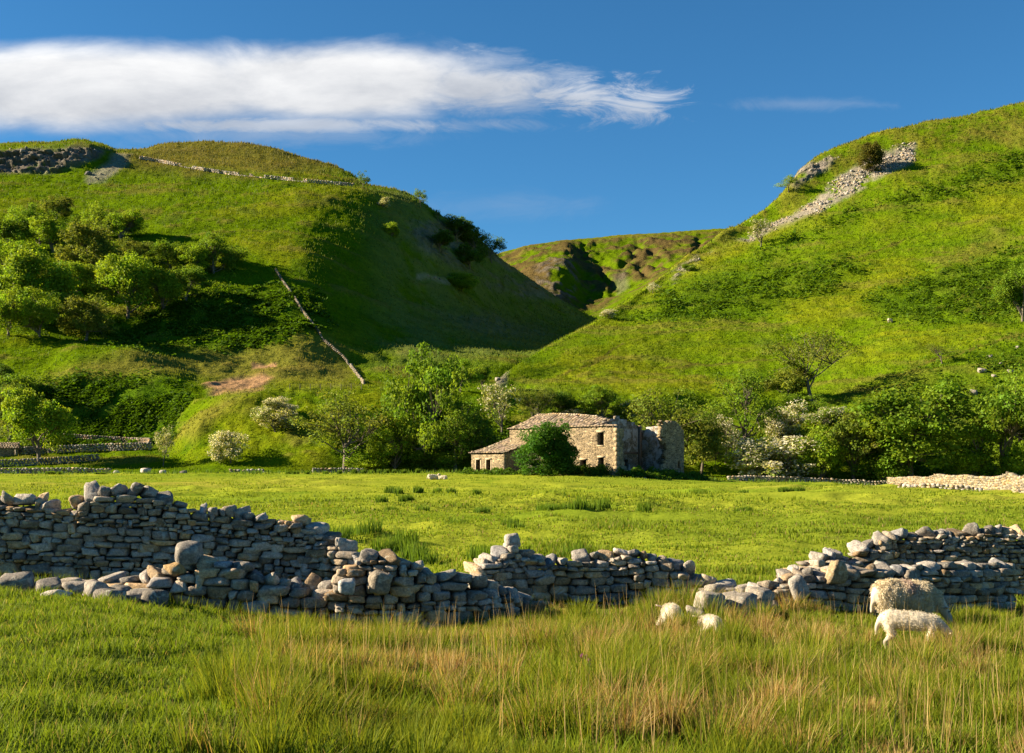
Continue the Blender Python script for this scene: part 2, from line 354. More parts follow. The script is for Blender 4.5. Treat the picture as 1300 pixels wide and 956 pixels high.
# ------------------------------------------------------------------ hills: lofted through contour rows
class Patch:
    def __init__(s, rows, u0, u1, du, step, back=((15, 60), (140, 220)), spur=None):
        us = np.arange(u0, u1 + .1, du)
        PY = np.array([pchip([q[0] for q in r], [q[1] for q in r], us) for r in rows])
        YY = np.array([pchip([q[0] for q in r], [q[2] for q in r], us) for r in rows])
        if spur:                                   # along a spur the contour rows share one straight flank
            k0, k1, ua, ub = spur; wt = smooth(ub, ua, us)
            for A in (PY, YY):
                for k in range(k0 + 1, k1): A[k] += wt * (A[k0] + (A[k1] - A[k0]) * (k - k0) / (k1 - k0) - A[k])
        for dp, dy in back:
            PY = np.vstack([PY, PY[len(rows) - 1] + dp]); YY = np.vstack([YY, YY[len(rows) - 1] + dy])
        K = len(PY); ts = [0.0]
        for k in range(K - 1):
            ext = np.abs(np.diff(PY, axis=0)[k]).max(); n = max(5, int(ext / step)) if k < len(rows) - 1 else 14
            ts += list(k + (np.arange(n) + 1) / n)
        ts = np.array(ts); ks = np.arange(K)
        PYd = np.array([pchip(ks, PY[:, j], ts) for j in range(len(us))]).T
        YYd = np.array([pchip(ks, YY[:, j], ts) for j in range(len(us))]).T
        # soften the joints between rows
        for _ in range(3):
            PYd[1:-1] = .25 * PYd[:-2] + .5 * PYd[1:-1] + .25 * PYd[2:]; YYd[1:-1] = .25 * YYd[:-2] + .5 * YYd[1:-1] + .25 * YYd[2:]
        if spur:                                   # and a rounded shoulder at its crest
            wq = (smooth(820, 740, us)[None, :] * smooth(5, 6.5, ts)[1:-1, None]) * .5
            for _ in range(260):
                for A in (PYd, YYd): A[1:-1] += wq * (.5 * (A[:-2] + A[2:]) - A[1:-1])
        s.us = us; s.U = np.broadcast_to(us, PYd.shape); s.P = PYd; s.Y = YYd; s.T = np.broadcast_to(ts[:, None], PYd.shape)
        s.X = (s.U - CX) / F * s.Y; s.Z = CZ + (HY - s.P) / F * s.Y; s.nrows = len(rows)
    def project(s): s.PP = HY - F * (s.Z - CZ) / s.Y; s.UU = CX + F * s.X / s.Y
    def at(s, px, py):
        j = np.interp(px, s.us, np.arange(len(s.us))); j0 = int(min(j, len(s.us) - 2)); f = j - j0
        col = lambda A: A[:, j0] * (1 - f) + A[:, j0 + 1] * f
        p = col(s.PP); k = np.argmax(p <= py) if (p <= py).any() else int(np.argmin(p))
        if k > 0:
            t = np.clip((p[k - 1] - py) / (p[k - 1] - p[k] + 1e-9), 0, 1); g = lambda A: col(A)[k - 1] * (1 - t) + col(A)[k] * t
        else: g = lambda A: col(A)[k]
        return np.array((g(s.X), g(s.Y), g(s.Z)))
    def mesh(s, name, c, mat):
        return mesh_np(name, np.stack([s.X, s.Y, s.Z], -1).reshape(-1, 3), grid_faces(*s.X.shape), c.reshape(-1, 3), mat, True)
    def scatter(s, n, weight, r):
        """random points on the patch by weight (per vertex), with the row/col they came from"""
        dx = np.abs(np.diff(s.X, axis=1))[:-1]; dy = np.abs(np.diff(s.Y, axis=0))[:, :-1]
        w = (weight[:-1, :-1] * dx * np.sqrt(dy ** 2 + np.diff(s.Z, axis=0)[:, :-1] ** 2)).ravel(); w = w / w.sum()
        idx = r.choice(len(w), n, p=w); i = idx // (s.X.shape[1] - 1); j = idx % (s.X.shape[1] - 1)
        a = r.random(n); b = r.random(n)
        def bl(A): return (A[i, j] * (1 - a) + A[i + 1, j] * a) * (1 - b) + (A[i, j + 1] * (1 - a) + A[i + 1, j + 1] * a) * b
        return np.stack([bl(s.X), bl(s.Y), bl(s.Z)], 1), i, j

def R(*q): return list(q)
LROWS = [
 R((-400,606,196),(0,606,196),(300,606,196),(450,606,205),(780,606,206)),
 R((-400,585,215),(0,585,215),(150,585,215),(215,588,212),(300,585,208),(380,580,208),(450,575,210),(520,570,212),(600,570,214),(780,570,216)),
 R((-400,565,235),(0,562,235),(100,560,237),(205,562,234),(255,540,222),(300,540,222),(380,535,224),(450,530,226),(600,530,230),(780,530,232)),
 R((-400,545,245),(0,545,245),(100,552,243),(205,556,240),(255,520,234),(300,498,236),(380,495,240),(450,495,240),(520,496,242),(600,497,244),(680,498,250),(780,500,255)),
 R((-400,500,256),(0,505,255),(60,500,255),(100,490,256),(215,487,256),(255,493,256),(300,492,262),(380,490,268),(450,491,270),(520,492,275),(600,490,285),(680,485,300),(780,480,320)),
 R((-400,450,275),(0,455,271),(60,462,268),(100,446,272),(160,440,276),(215,455,277),(255,466,279),(300,468,285),(380,464,290),(450,472,293),(520,466,300),(600,460,320),(680,455,350),(780,450,400)),
 R((-400,425,295),(0,428,290),(100,430,295),(215,435,298),(300,432,302),(380,425,308),(450,432,322),(520,428,350),(600,428,395),(680,428,465),(780,428,560)),
 R((-400,350,350),(0,350,345),(100,350,350),(215,350,350),(300,352,348),(380,354,352),(450,357,378),(520,368,420),(600,388,475),(680,408,550),(780,420,625)),
 R((-400,270,430),(0,275,420),(100,278,420),(215,270,425),(300,282,414),(380,287,412),(450,292,428),(520,308,462),(600,338,520),(680,380,600),(780,419,660)),
 R((-400,225,490),(0,226,485),(100,228,485),(215,225,490),(300,232,480),(380,240,470),(450,243,480),(520,266,500),(600,312,550),(680,366,622),(780,418,670)),
 R((-400,216,500),(0,214,498),(60,212,498),(110,208,500),(150,208,512),(215,212,520),(300,216,520),(380,228,500),(450,238,500),(520,257,508),(600,305,560),(680,364,630),(780,417,676)),
 R((-400,196,506),(0,192,506),(60,189,506),(110,186,510),(150,197,535),(215,199,555),(300,202,560),(380,216,545),(450,232,530),(520,251,518),(600,302,565),(680,362,635),(780,417,680)),
 R((-400,190,560),(0,184,560),(60,181,565),(100,179,570),(130,184,568),(150,190,565),(175,190,575),(200,184,590),(250,180,600),(300,183,600),(350,190,595),(400,203,585),(430,212,572),(450,223,562),(466,236,548),(490,240,534),(520,247,532),(545,262,542),(580,285,560),(600,297,572),(625,317,590),(640,331,603),(665,351,628),(700,377,655),(745,411,682),(780,425,690)),
]
RROWS = [
 R((560,606,206),(745,606,206),(900,613,205),(1130,618,204),(1300,616,198),(1700,614,190)),
 R((560,570,214),(745,570,216),(820,570,218),(900,577,217),(1000,572,219),(1100,578,219),(1200,582,216),(1300,578,213),(1700,572,208)),
 R((560,530,230),(745,530,232),(820,527,232),(900,537,233),(1000,542,232),(1100,546,233),(1200,532,232),(1300,520,231),(1700,490,228)),
 R((560,500,243),(620,500,244),(680,498,248),(745,497,250),(800,505,246),(840,498,247),(900,507,250),(1000,510,250),(1060,510,249),(1130,490,252),(1200,472,255),(1300,448,260),(1700,400,268)),
 R((560,499,255),(620,495,257),(680,488,268),(745,484,280),(820,484,283),(900,482,283),(1000,482,280),(1060,474,278),(1130,456,281),(1200,438,285),(1300,415,292),(1700,360,300)),
 R((560,498,258),(620,492,261),(650,474,276),(680,462,290),(700,455,297),(745,442,308),(820,428,322),(900,412,332),(1000,402,335),(1100,394,332),(1200,372,336),(1300,350,342),(1700,285,352)),
 R((560,497.6,259.5),(620,491,262.7),(650,471.3,278.3),(680,456.7,295),(700,447.7,303.3),(745,431.3,318),(820,387,358),(900,357,378),(1000,327,394),(1100,312,395),(1200,290,400),(1300,262,410),(1700,185,422)),
 R((560,497.3,261.5),(620,490,264.3),(650,468.7,280.7),(680,451.3,300),(700,440.3,309.7),(745,420.7,328),(820,367,381),(870,340,405),(900,322,420),(960,293,438),(1000,272,444),(1060,240,450),(1100,226,452),(1200,200,460),(1300,176,470),(1700,100,485)),
 R((560,497,264),(620,489,266),(650,466,283),(680,446,305),(700,433,316),(745,410,338),(800,377,372),(850,345,405),(880,322,424),(915,296,440),(940,284,448),(975,262,456),(1000,238,463),(1020,213,470),(1050,193,480),(1100,175,492),(1160,158,503),(1230,145,512),(1300,131,520),(1700,60,545)),
]
FROWS = [
 R((560,470,650),(760,440,690),(1000,420,720)),
 R((560,430,720),(680,405,740),(745,408,745),(800,385,762),(870,350,790),(1000,330,800)),
 R((560,390,820),(680,372,840),(700,370,835),(745,385,850),(800,362,872),(870,332,900),(1000,318,920)),
 R((560,355,950),(650,345,950),(680,335,940),(715,328,930),(745,336,980),(800,328,1000),(870,318,1030),(1000,308,1050)),
 R((560,340,1080),(640,332,1080),(680,318,1090),(720,312,1080),(745,314,1120),(800,310,1150),(870,303,1180),(1000,298,1200)),
 R((560,335,1250),(600,332,1250),(640,320,1250),(680,310,1280),(740,303,1300),(800,298,1320),(860,294,1350),(900,291,1350),(1000,286,1350)),
]
PL = Patch(LROWS, -400, 780, 1.9, 1.7)
PR = Patch(RROWS, 560, 1700, 1.9, 1.7, ((15, 50), (160, 220)), (5, 8, 770, 860))
PF = Patch(FROWS, 560, 1000, 1.6, 1.3, ((6, 150), (60, 400)))

def texture_hill(p, rock, amp=1.0, calm=0.0):
    big = fbm(p.X * .018, p.Y * .018, 3); mid = fbm(p.X * .07 + 5, p.Y * .05, 4); fine = fbm(p.X * .32, p.Y * .24, 3)
    endf = np.minimum(1, smooth(.4, 1.6, p.T)) * (1 - calm); p.ter = fbm(p.X * .012 + 3 * perlin(p.X * .018, p.Y * .018), p.Z * .16 + p.Y * .03, 4, .62)
    p.Z = p.Z + endf * amp * (1.6 * big + .8 * mid + .34 * fine + 1.0 * p.ter)
    r1 = fbm(p.X * .12 + 40, p.Z * .3 + p.Y * .08, 4, .6); p.Y = p.Y + rock * 5 * r1; p.Z = p.Z + rock * 1.6 * np.abs(fbm(p.X * .3, p.Z * .6, 3))
    return big, mid, fine

def build_left():
    p = PL; w1 = 14 * perlin(p.X * .03, p.Y * .03); w2 = 7 * perlin(p.X * .1, p.Y * .1); u = p.U + w1 + w2; q = p.P + .5 * (w1 - w2)
    scar = soft_poly(u, p.P + w2 * .4, [(-420,200),(0,193),(60,190),(112,187),(140,192),(120,203),(80,213),(30,219),(-420,222)], 4)
    cliff = soft_poly(u, q, [(505,275),(560,278),(622,318),(690,362),(712,388),(650,378),(590,350),(520,312)], 8) * smooth(-.3, .15, fbm(p.X * .05, p.Z * .08, 3))
    gully = soft_poly(u, q, [(560,395),(620,400),(700,420),(690,430),(600,425)], 8) * .5
    scree = np.maximum(soft_poly(p.U + w2 * .5, p.P, [(530,345),(575,358),(570,363),(528,350)], 3), .75 * soft_poly(u, q, [(110,220),(150,198),(165,205),(140,228),(118,232)], 5))
    rock = np.maximum(scar, cliff * .8); rk = np.maximum(rock, gully)
    big, mid, fine = texture_hill(p, rk)
    c = np.zeros(p.X.shape + (3,)) + GR_BRIGHT * .96
    c = mixv(c, GR_YEL, .75 * smooth(0, .5, big + .5 * mid)); c = mixv(c, GR_DARK, .65 * smooth(.1, .5, mid + .3 * fine))
    c = mixv(c, GR_DRY * .8, .55 * smooth(.18, .5, p.ter)); c = mixv(c, GR_DARK, .5 * smooth(-.2, -.5, p.ter))
    top = smooth(232, 205, q) * smooth(130, 190, u) * (1 - smooth(470, 490, u)); c = mixv(c, GR_DRY * .75, .75 * top)
    c = mixv(c, GR_DRY * .8, .5 * smooth(.1, .5, mid) * smooth(300, 240, q))
    br = soft_poly(u, q, [(130,425),(200,400),(300,365),(400,375),(420,420),(330,440),(250,436)], 14)
    br = np.maximum(br, soft_poly(u, q, [(40,500),(110,475),(190,478),(240,500),(215,560),(70,560)], 14))
    br = np.maximum(br, .4 * soft_poly(u, q, [(400,600),(430,530),(620,515),(700,520),(700,600)], 14));
    c = mixv(c, GR_DARK * 1.1, .75 * br * smooth(-.6, .3, fine + mid + .3))
    dry = soft_poly(u, q, [(60,482),(110,455),(160,438),(260,440),(420,432),(455,478),(440,492),(290,492),(240,470),(150,470)], 12)
    c = mixv(c, GR_DRY, .6 * dry); c = mixv(c, GR_YEL, .5 * smooth(-.5, .3, fine + mid) * soft_poly(u, q, [(205,570),(250,510),(300,496),(480,492),(470,530),(330,560),(240,590)], 12)); c = mixv(c, GR_DRY * .9, .5 * soft_poly(u, q, [(205,560),(290,500),(330,500),(250,560)], 8))
    soil = np.maximum(soft_poly(u, q, [(258,488),(290,478),(335,476),(350,482),(335,496),(275,498)], 5), soft_poly(u, p.P, [(318,461),(352,461),(354,468),(320,468)], 3))
    c = mixv(c, SOIL * (1 + .25 * fine[..., None]), soil * .95)
    c = mixv(c, np.array((.125, .112, .098)) * (1 + .7 * fine[..., None] + .5 * fbm(p.X * .35, p.Z * .06, 3)[..., None]), np.clip(rk * smooth(-.5, .1, fine + .2 * mid + .25), 0, 1)); c = mixv(c, ROCK * 1.25, scree * .9)
    fl = smooth(440, 520, u) * smooth(4.6, 5.6, p.T); c = mixv(c, np.array((.125, .150, .045)), .6 * fl * smooth(-.5, .3, mid + .4 * fine + .2) * (1 - rk))  # shade on the right flank lifted by painting its turf lighter and greyer
    p.Z = p.Z - 6 * smooth(640, 720, p.U) * (1 - smooth(3.6, 5.2, p.T))
    p.project(); p.br = br; p.rk = np.maximum(np.maximum(rk, scree), soil); p.scree = scree; p.C = c
    tag(obj('hill', p.mesh('hill', np.clip(c, 0, 1), M_HILL)), 'steep green hill on the left with a shaded right flank', 'hill', kind='structure')

def build_right():
    p = PR; w1 = 14 * perlin(p.X * .03 + 7, p.Y * .03); w2 = 7 * perlin(p.X * .1, p.Y * .1 + 3); u = p.U + w1 + w2; q = p.P + .5 * (w1 - w2)
    scree = soft_poly(p.U + w2 * .5, p.P + w2 * .3, [(935,305),(985,285),(1035,255),(1060,225),(1085,212),(1120,193),(1162,184),(1160,205),(1110,228),(1075,250),(1035,274),(985,292),(950,308)], 4)
    rock = soft_poly(p.U + w2, p.P + w2 * .4, [(1002,236),(1018,215),(1052,196),(1062,203),(1030,225),(1008,240)], 4) * smooth(-.3, .2, fbm(p.X * .1, p.Y * .1, 3))
    rock = np.maximum(rock, .8 * soft_poly(u, p.P, [(850,350),(880,328),(900,318),(880,340),(858,358)], 5) * smooth(-.2, .2, fbm(p.X * .2, p.Y * .2, 2)))
    rock = np.maximum(rock, soft_poly(u, p.P, [(590,492),(628,476),(650,473),(640,486),(620,496),(590,500)], 4) * .8)
    big, mid, fine = texture_hill(p, rock * .5, 1.0, .8 * smooth(4.2, 4.8, p.T) * smooth(820, 740, p.U))
    c = np.zeros(p.X.shape + (3,)) + GR_BRIGHT * 1.12
    c = mixv(c, GR_YEL * 1.08, .85 * smooth(-.15, .4, big + .4 * mid)); c = mixv(c, GR_DRY * (.9, 1., .7), .6 * smooth(.1, .6, -big + .4 * mid) + .3 * smooth(.2, .5, fine))
    c = mixv(c, GR_DRY * .85, .5 * smooth(.2, .5, p.ter)); c = mixv(c, GR_DARK * 1.15, .5 * smooth(-.2, -.5, p.ter))
    br = soft_poly(u, q, [(800,400),(850,375),(930,350),(1080,330),(1098,350),(1020,380),(960,398),(860,415)], 14)
    br = np.maximum(br, soft_poly(u, q, [(1090,385),(1150,360),(1300,320),(1420,310),(1420,400),(1300,405),(1190,410),(1130,405)], 14))
    br = np.maximum(br, .8 * soft_poly(u, q, [(1130,255),(1300,190),(1400,180),(1400,215),(1250,240),(1150,270)], 14))
    br = np.maximum(br, .6 * soft_poly(u, q, [(950,320),(1080,262),(1110,262),(1040,300),(960,335)], 10))
    br = np.maximum(br, .7 * soft_poly(u, q, [(1000,600),(1040,520),(1160,470),(1300,430),(1450,400),(1450,600)], 20))
    c = mixv(c, GR_DARK * (1.4, 1.3, 1), .7 * br * smooth(-.7, .2, fine + mid + .3)); c = mixv(c, GR_DARK * 1.4, .35 * smooth(.15, .5, mid))
    crest = smooth(780, 860, p.U) * smooth(6.0, 7.6, p.T) * (1 - smooth(8, 8.4, p.T)); c = mixv(c, GR_DRY * (.85, .9, .6), .55 * crest * smooth(-.3, .3, mid + fine))
    # sheep tracks: thin earthy lines along the slope
    tr = np.zeros(p.X.shape)
    for (x0, y0, x1, y1) in ((745,462,795,434),(700,484,780,450),(1050,345,1160,300),(1040,510,1120,480),(1140,470,1300,425),(820,470,1000,455),(1180,395,1290,350)):
        t = (u - x0) / (x1 - x0); yl = y0 + (y1 - y0) * t + 4 * perlin(u * .05, y0); tr = np.maximum(tr, np.exp(-((p.P - yl) / 1.3) ** 2) * smooth(0, .15, t) * smooth(1, .85, t))
    c = mixv(c, GR_DRY * .55, .8 * tr)
    c = mixv(c, ROCK * (.85 + .6 * fine[..., None]), np.clip(rock * smooth(-.4, .1, fine + .25), 0, 1)); c = mixv(c, ROCK * 1.15 * (1 + .4 * fine[..., None]), scree * smooth(-.5, .1, fine + mid + .25) * .9)
    p.Z = p.Z - 6 * smooth(640, 585, p.U)
    p.project(); p.br = br; p.rk = np.maximum(rock, scree); p.scree = np.maximum(scree, rock * .25); p.C = c
    tag(obj('hill', p.mesh('hill', np.clip(c, 0, 1), M_HILL)), 'sunlit grassy hill rising to the right edge with a grey scree', 'hill', kind='structure')

def build_far():
    p = PF; w = 8 * perlin(p.X * .012, p.Y * .012) + 4 * perlin(p.X * .04, p.Y * .04)
    big = fbm(p.X * .008 + 2, p.Y * .006, 3); mid = fbm(p.X * .03, p.Y * .02, 4, .6); fine = fbm(p.X * .12, p.Y * .09, 3)
    e = smooth(.3, 1, p.T) * (1 - .6 * smooth(4.2, 5, p.T))
    gul = np.abs(fbm(p.X * .016 + 20, p.Y * .0035, 3)); body = smooth(1.7, 2.5, p.T) * (1 - smooth(3.6, 4.4, p.T))
    p.Z = p.Z + e * smooth(.8, 2.4, p.T) * (2.5 * big + 2.6 * mid + 2.2 * fine + 1.6 * np.abs(fbm(p.X * .05 + 9, p.Y * .03, 3))) - body * 4.5 * smooth(.16, .0, gul)
    c = np.zeros(p.X.shape + (3,)) + GR_BRIGHT * .9
    c = mixv(c, GR_DRY * .75, smooth(-.2, .4, big + mid)); c = mixv(c, HEATH, .92 * smooth(-.25, .15, mid + .5 * fine) * smooth(.9, 1.9, p.T) * smooth(5.2, 4.0, p.T))
    c = mixv(c, GR_YEL * .9, smooth(308, 300, p.P - (p.U - 740) * -.05 + w * .3) * .6)
    rk = smooth(.0, .3, fine + .6 * mid) * soft_poly(p.U + w, p.P + w * .5, [(680,345),(700,330),(725,325),(735,340),(730,385),(700,392),(688,375)], 6)
    rk = np.maximum(rk, .8 * soft_poly(p.U + w, p.P, [(780,350),(795,342),(798,360),(784,372)], 5)); c = mixv(c, ROCK * .5 * (1 + .5 * fine[..., None]), rk * .7)
    p.project()
    tag(obj('moor', p.mesh('moor', np.clip(c, 0, 1), M_MOOR)), 'brown and green moorland closing the far end of the gill', 'moor', kind='structure')
build_left(); build_right(); build_far()

# ------------------------------------------------------------------ stones
def icosphere(sub):
    import bmesh
    bm = bmesh.new(); bmesh.ops.create_icosphere(bm, subdivisions=sub, radius=1)
    v = np.array([x.co[:] for x in bm.verts]); f = np.array([[q.index for q in p.verts] for p in bm.faces]); bm.free(); return v, f
ICO = {k: icosphere(k) for k in (1, 2, 3)}

def stone(r, dims, sub=2, square=4.5, cuts=5, rough=.05, tilt=.08):
    """a rough block: six tilted faces and a few knocked-off corners, edges worn round (square = how crisp)"""
    d, f = ICO[sub]; N_ = []; O_ = []
    for ax in range(3):
        for sg in (-1, 1):
            n_ = r.normal(scale=.16, size=3); n_[ax] = sg; n_ /= np.linalg.norm(n_); N_.append(n_); O_.append(r.uniform(.86, 1.02))
    for _ in range(cuts):
        n_ = r.normal(size=3); n_ /= np.linalg.norm(n_); N_.append(n_); O_.append(r.uniform(.95, 1.35))
    q = np.maximum(d @ np.array(N_).T / np.array(O_), 0); pw_ = square * 2.2
    v = d * ((q ** pw_).sum(1) ** (-1 / pw_))[:, None]
    if rough:
        s = r.uniform(0, 50); v = v * (1 + rough * 1.6 * perlin(v[:, 0] * 1.7 + s + v[:, 2], v[:, 1] * 1.7 + s) + rough * .9 * perlin(v[:, 0] * 4.3 + s - v[:, 2] * 3, v[:, 1] * 4.1 + s))[:, None]
    v = v * (np.asarray(dims) / 2)
    a, b, c = r.normal(scale=tilt, size=3)
    Rx = np.array([[1, 0, 0], [0, math.cos(a), -math.sin(a)], [0, math.sin(a), math.cos(a)]]); Ry = np.array([[math.cos(b), 0, math.sin(b)], [0, 1, 0], [-math.sin(b), 0, math.cos(b)]]); Rz = np.array([[math.cos(c), -math.sin(c), 0], [math.sin(c), math.cos(c), 0], [0, 0, 1]])
    return v @ (Rz @ Ry @ Rx).T, f

def stone_col(r, base=(.240, .205, .166)):
    c = np.array(base) * r.uniform(.5, 1.6)
    k = r.random()
    if k < .18: c = c * np.array((1.25, 1.0, .68))
    elif k < .3: c = c * np.array((1.1, 1.02, .9))
    elif k < .42: c = c * np.array((.86, .92, 1.05))
    return c

def rotz(v, a):
    ca, sa = math.cos(a), math.sin(a); return v @ np.array([[ca, sa, 0], [-sa, ca, 0], [0, 0, 1]])

class NearWall:
    """a drystone wall: path in plan from pixel columns and depths, top profile from the photograph, built of separate stones"""
    def __init__(s, label, path, top, seed, thick=.62, base_drop=.12, cope=(.2, .42), copes=True, big=1.0, group=None):
        r = np.random.default_rng(seed)
        P = np.array([((u - CX) / F * Y, Y) for u, Y in path]); seg = np.linalg.norm(np.diff(P, axis=0), axis=1); S_ = np.concatenate([[0], np.cumsum(seg)]); Ln = S_[-1]
        pos = lambda q: np.array((np.interp(q, S_, P[:, 0]), np.interp(q, S_, P[:, 1])))
        def ang(q):
            a = pos(max(q - .3, 0)); b = pos(min(q + .3, Ln)); return math.atan2(b[1] - a[1], b[0] - a[0])
        def topz(q):
            x, y = pos(q); u = CX + F * x / y; py = np.interp(u, [t[0] for t in top], [t[1] for t in top]); return CZ + (HY - py) / F * y
        root = empty('drystone_wall', (*pos(Ln / 2), float(ground_z(*pos(Ln / 2))))); tag(root, label, 'stone wall', group, 'thing')
        off = np.array(root.location)
        acc = Acc(); ch = r.uniform(.14, .2) if copes else 0.0
        for side in (0, 1):
            z0 = -base_drop
            z = z0; course = 0
            while z < 2.2:
                h = (r.uniform(.14, .24) if z < .25 else r.uniform(.065, .15)) * big
                q = -r.uniform(0, .2)
                while q < Ln:
                    l = min(r.uniform(1.2, 2.9) * h * r.uniform(.8, 1.25), .5) if r.random() > .12 else h * .85
                    qc = q + l / 2; q += l
                    if qc < -.05 or qc > Ln + .05: continue
                    x, y = pos(min(max(qc, 0), Ln)); g = float(ground_z(x, y)); tz = topz(min(max(qc, 0), Ln)) - ch
                    zz = g + z + .06 * perlin(qc * .7, 3.1 + side)
                    if zz + h * .35 > tz: continue
                    a = ang(min(max(qc, 0), Ln)); batter = thick / 2 + .06 - .07 * z
                    dep = r.uniform(.3, .42); nrm = np.array((math.sin(a), -math.cos(a))) * (1 if side == 0 else -1)
                    hh = h * r.uniform(.78, 1.14)
                    v, f = stone(r, (l * 1.0, dep, hh * 1.03), 3 if side == 0 else 1, r.uniform(5.5, 10), 4, .06, .045)
                    c = np.array((x + nrm[0] * (batter - dep / 2 + r.normal(scale=.028)), y + nrm[1] * (batter - dep / 2 + r.normal(scale=.018)), zz + h / 2 + r.normal(scale=.007))) - off
                    acc.add(rotz(v, a) + c, f, stone_col(r))
                z += h * .96; course += 1
        # hearting: small stone between the two faces, coloured dark as shade in the gaps
        n = max(3, int(Ln / .22))
        for i in range(n):
            q = Ln * (i + .5) / n; x, y = pos(q); g = float(ground_z(x, y)); tz = topz(q) - ch - .05; hgt = tz - g + .1
            if hgt > .1:
                v, f = stone(r, (.34, thick * .6, hgt * 1.02), 1, 8, 0, .02, 0); acc.add(rotz(v, ang(q)) + np.array((x, y, g + hgt / 2 - .1)) - off, f, stone_col(r) * .3)
        obj('stonework', acc.mesh('stonework', M_STONE), root)
        if copes:
            q = .1; k = 0
            while q < Ln - .05 and k < 95:
                w = r.uniform(.12, .34); hh = ch * r.uniform(.7, 1.3); x, y = pos(q + w / 2); a = ang(q + w / 2)
                tz = topz(q + w / 2); g = float(ground_z(x, y))
                if tz - g > .3 and r.random() > .07:
                    v, f = stone(r, (w * 1.02, r.uniform(.34, .55), hh), 3, r.uniform(4, 8), 7, .09, .25)
                    me = mesh_np('coping_stone', rotz(v, a + r.normal(scale=.15)), f, stone_col(r, (.235, .212, .185)), M_STONE)
                    o = obj('coping_stone', me, root); o.location = (x - off[0], y - off[1], tz - ch + hh * .36 - off[2]); k += 1
                q += w
        s.root = root

GW = 'broken drystone walls across the foreground'
NearWall('tall grey drystone wall at the left with rounded cope stones, stepping down to the right', [(-190, 21.0), (120, 21.3), (300, 21.8), (400, 22), (455, 21.6)],
         [(-200,640),(-60,632),(0,630),(25,624),(60,634),(85,634),(105,626),(125,617),(160,614),(200,620),(230,632),(270,642),(300,642),(322,650),(345,646),(380,652),(400,664),(430,680),(448,690),(458,712)], 21, group=GW)
NearWall('low tumbled drystone wall in front of the tall left wall', [(-120, 18.6), (60, 18.8), (200, 18.6), (330, 18.7), (445, 18.9)],
         [(-130,728),(0,728),(60,735),(110,728),(190,726),(215,722),(230,712),(262,708),(300,708),(322,722),(345,732),(380,736),(445,740)], 22, big=1.05, group=GW)
NearWall('middle drystone wall with a squared pillar end, sloping down to the right', [(430, 18.7), (520, 18.8), (600, 19.2), (668, 19.9)],
         [(425,715),(440,706),(452,697),(475,697),(500,700),(525,708),(545,722),(585,724),(620,736),(655,746),(670,752)], 23, big=1.1, group=GW)
NearWall('grey drystone wall right of centre, rounded off at its gap end', [(592, 21.4), (650, 22.0), (760, 22.4), (880, 22.4), (952, 22.0)],
         [(590,738),(605,712),(625,700),(650,688),(670,700),(700,706),(730,702),(760,700),(800,694),(820,698),(850,710),(872,715),(888,728),(905,735),(925,737),(952,742)], 24, group=GW)
NearWall('front drystone wall of the right fold with sunlit flat top stones', [(948, 20.9), (1010, 21.2), (1100, 21.6), (1190, 22.0), (1275, 22.8)],
         [(945,762),(958,742),(985,735),(1000,727),(1022,722),(1045,727),(1062,712),(1085,716),(1105,718),(1130,720),(1150,714),(1195,712),(1230,714),(1280,712)], 25, big=1.05, group=GW)
NearWall('rear drystone wall of the right fold, highest at the right edge', [(985, 24.2), (1060, 24.8), (1150, 25.2), (1300, 25.2), (1480, 25.0)],
         [(980,735),(1010,715),(1030,702),(1055,697),(1070,700),(1095,688),(1120,674),(1150,674),(1200,670),(1240,668),(1300,667),(1480,668)], 26, group=GW)

def boulder(name, label, p, dims, seed, rz=0.0, col=(.21, .19, .165), sub=3, mat=None, cat='stone', group=None, sink=.25):
    r = np.random.default_rng(seed); v, f = stone(r, dims, sub, 7.5, 8, .08, .12); v = rotz(v, rz)
    o = obj(name, mesh_np(name, v, f, np.array(col), mat or M_STONE)); o.location = (p[0], p[1], p[2] + dims[2] * (.5 - sink)); tag(o, label, cat, group); return o

def on_ground(px, Y):
    x = (px - CX) / F * Y; return np.array((x, Y, float(ground_z(x, Y))))
# big block balanced on the low wall, and stones fallen along the wall foot and in the gap
b = pix(239, 703, 18.5); boulder('boulder', 'large pale rounded block balanced on top of the low left wall', (b[0], b[1], b[2]), (.42, .4, .36), 301, .3, (.21, .19, .165), sink=.5)
b = pix(222, 722, 18.4); boulder('fallen_stone', 'rusty brown stone wedged under the large balanced block', (b[0], b[1], b[2]), (.24, .3, .2), 302, .5, (.3, .2, .09), sink=.5)
FS = [
 (20, 18.0, (.55,.42,.36), 'pointed grey stone lying at the left end of the wall foot', .9), (64, 17.9, (.42,.36,.26), 'flat grey stone with a lichen ring at the wall foot', .9),
 (98, 17.9, (.36,.32,.24), 'stone with yellow lichen on its sunlit side at the wall foot', 1.25), (122, 17.8, (.4,.34,.28), 'squared pale topped stone at the wall foot', 1.3),
 (150, 17.9, (.36,.34,.28), 'dull rounded stone between two squared ones at the wall foot', .8), (178, 17.8, (.42,.36,.24), 'low flat stone just left of the dark block at the wall foot', 1.1),
 (72, 17.3, (.36,.28,.12), 'thin white stone half buried in the grass before the left wall', 2.2), (196, 17.7, (.5,.4,.34), 'dark broad block at the wall foot below the balanced block', .6),
 (140, 17.4, (.5,.4,.3), 'broad dark stone sunk in the grass under the wall foot', .65),
]
for i, (px, Y, dm, lb, k) in enumerate(FS):
    boulder('fallen_stone', lb, on_ground(px, Y), dm, 310 + i, i * .7, tuple(np.array((.19, .172, .15)) * k), group='stones fallen along the foot of the left wall')
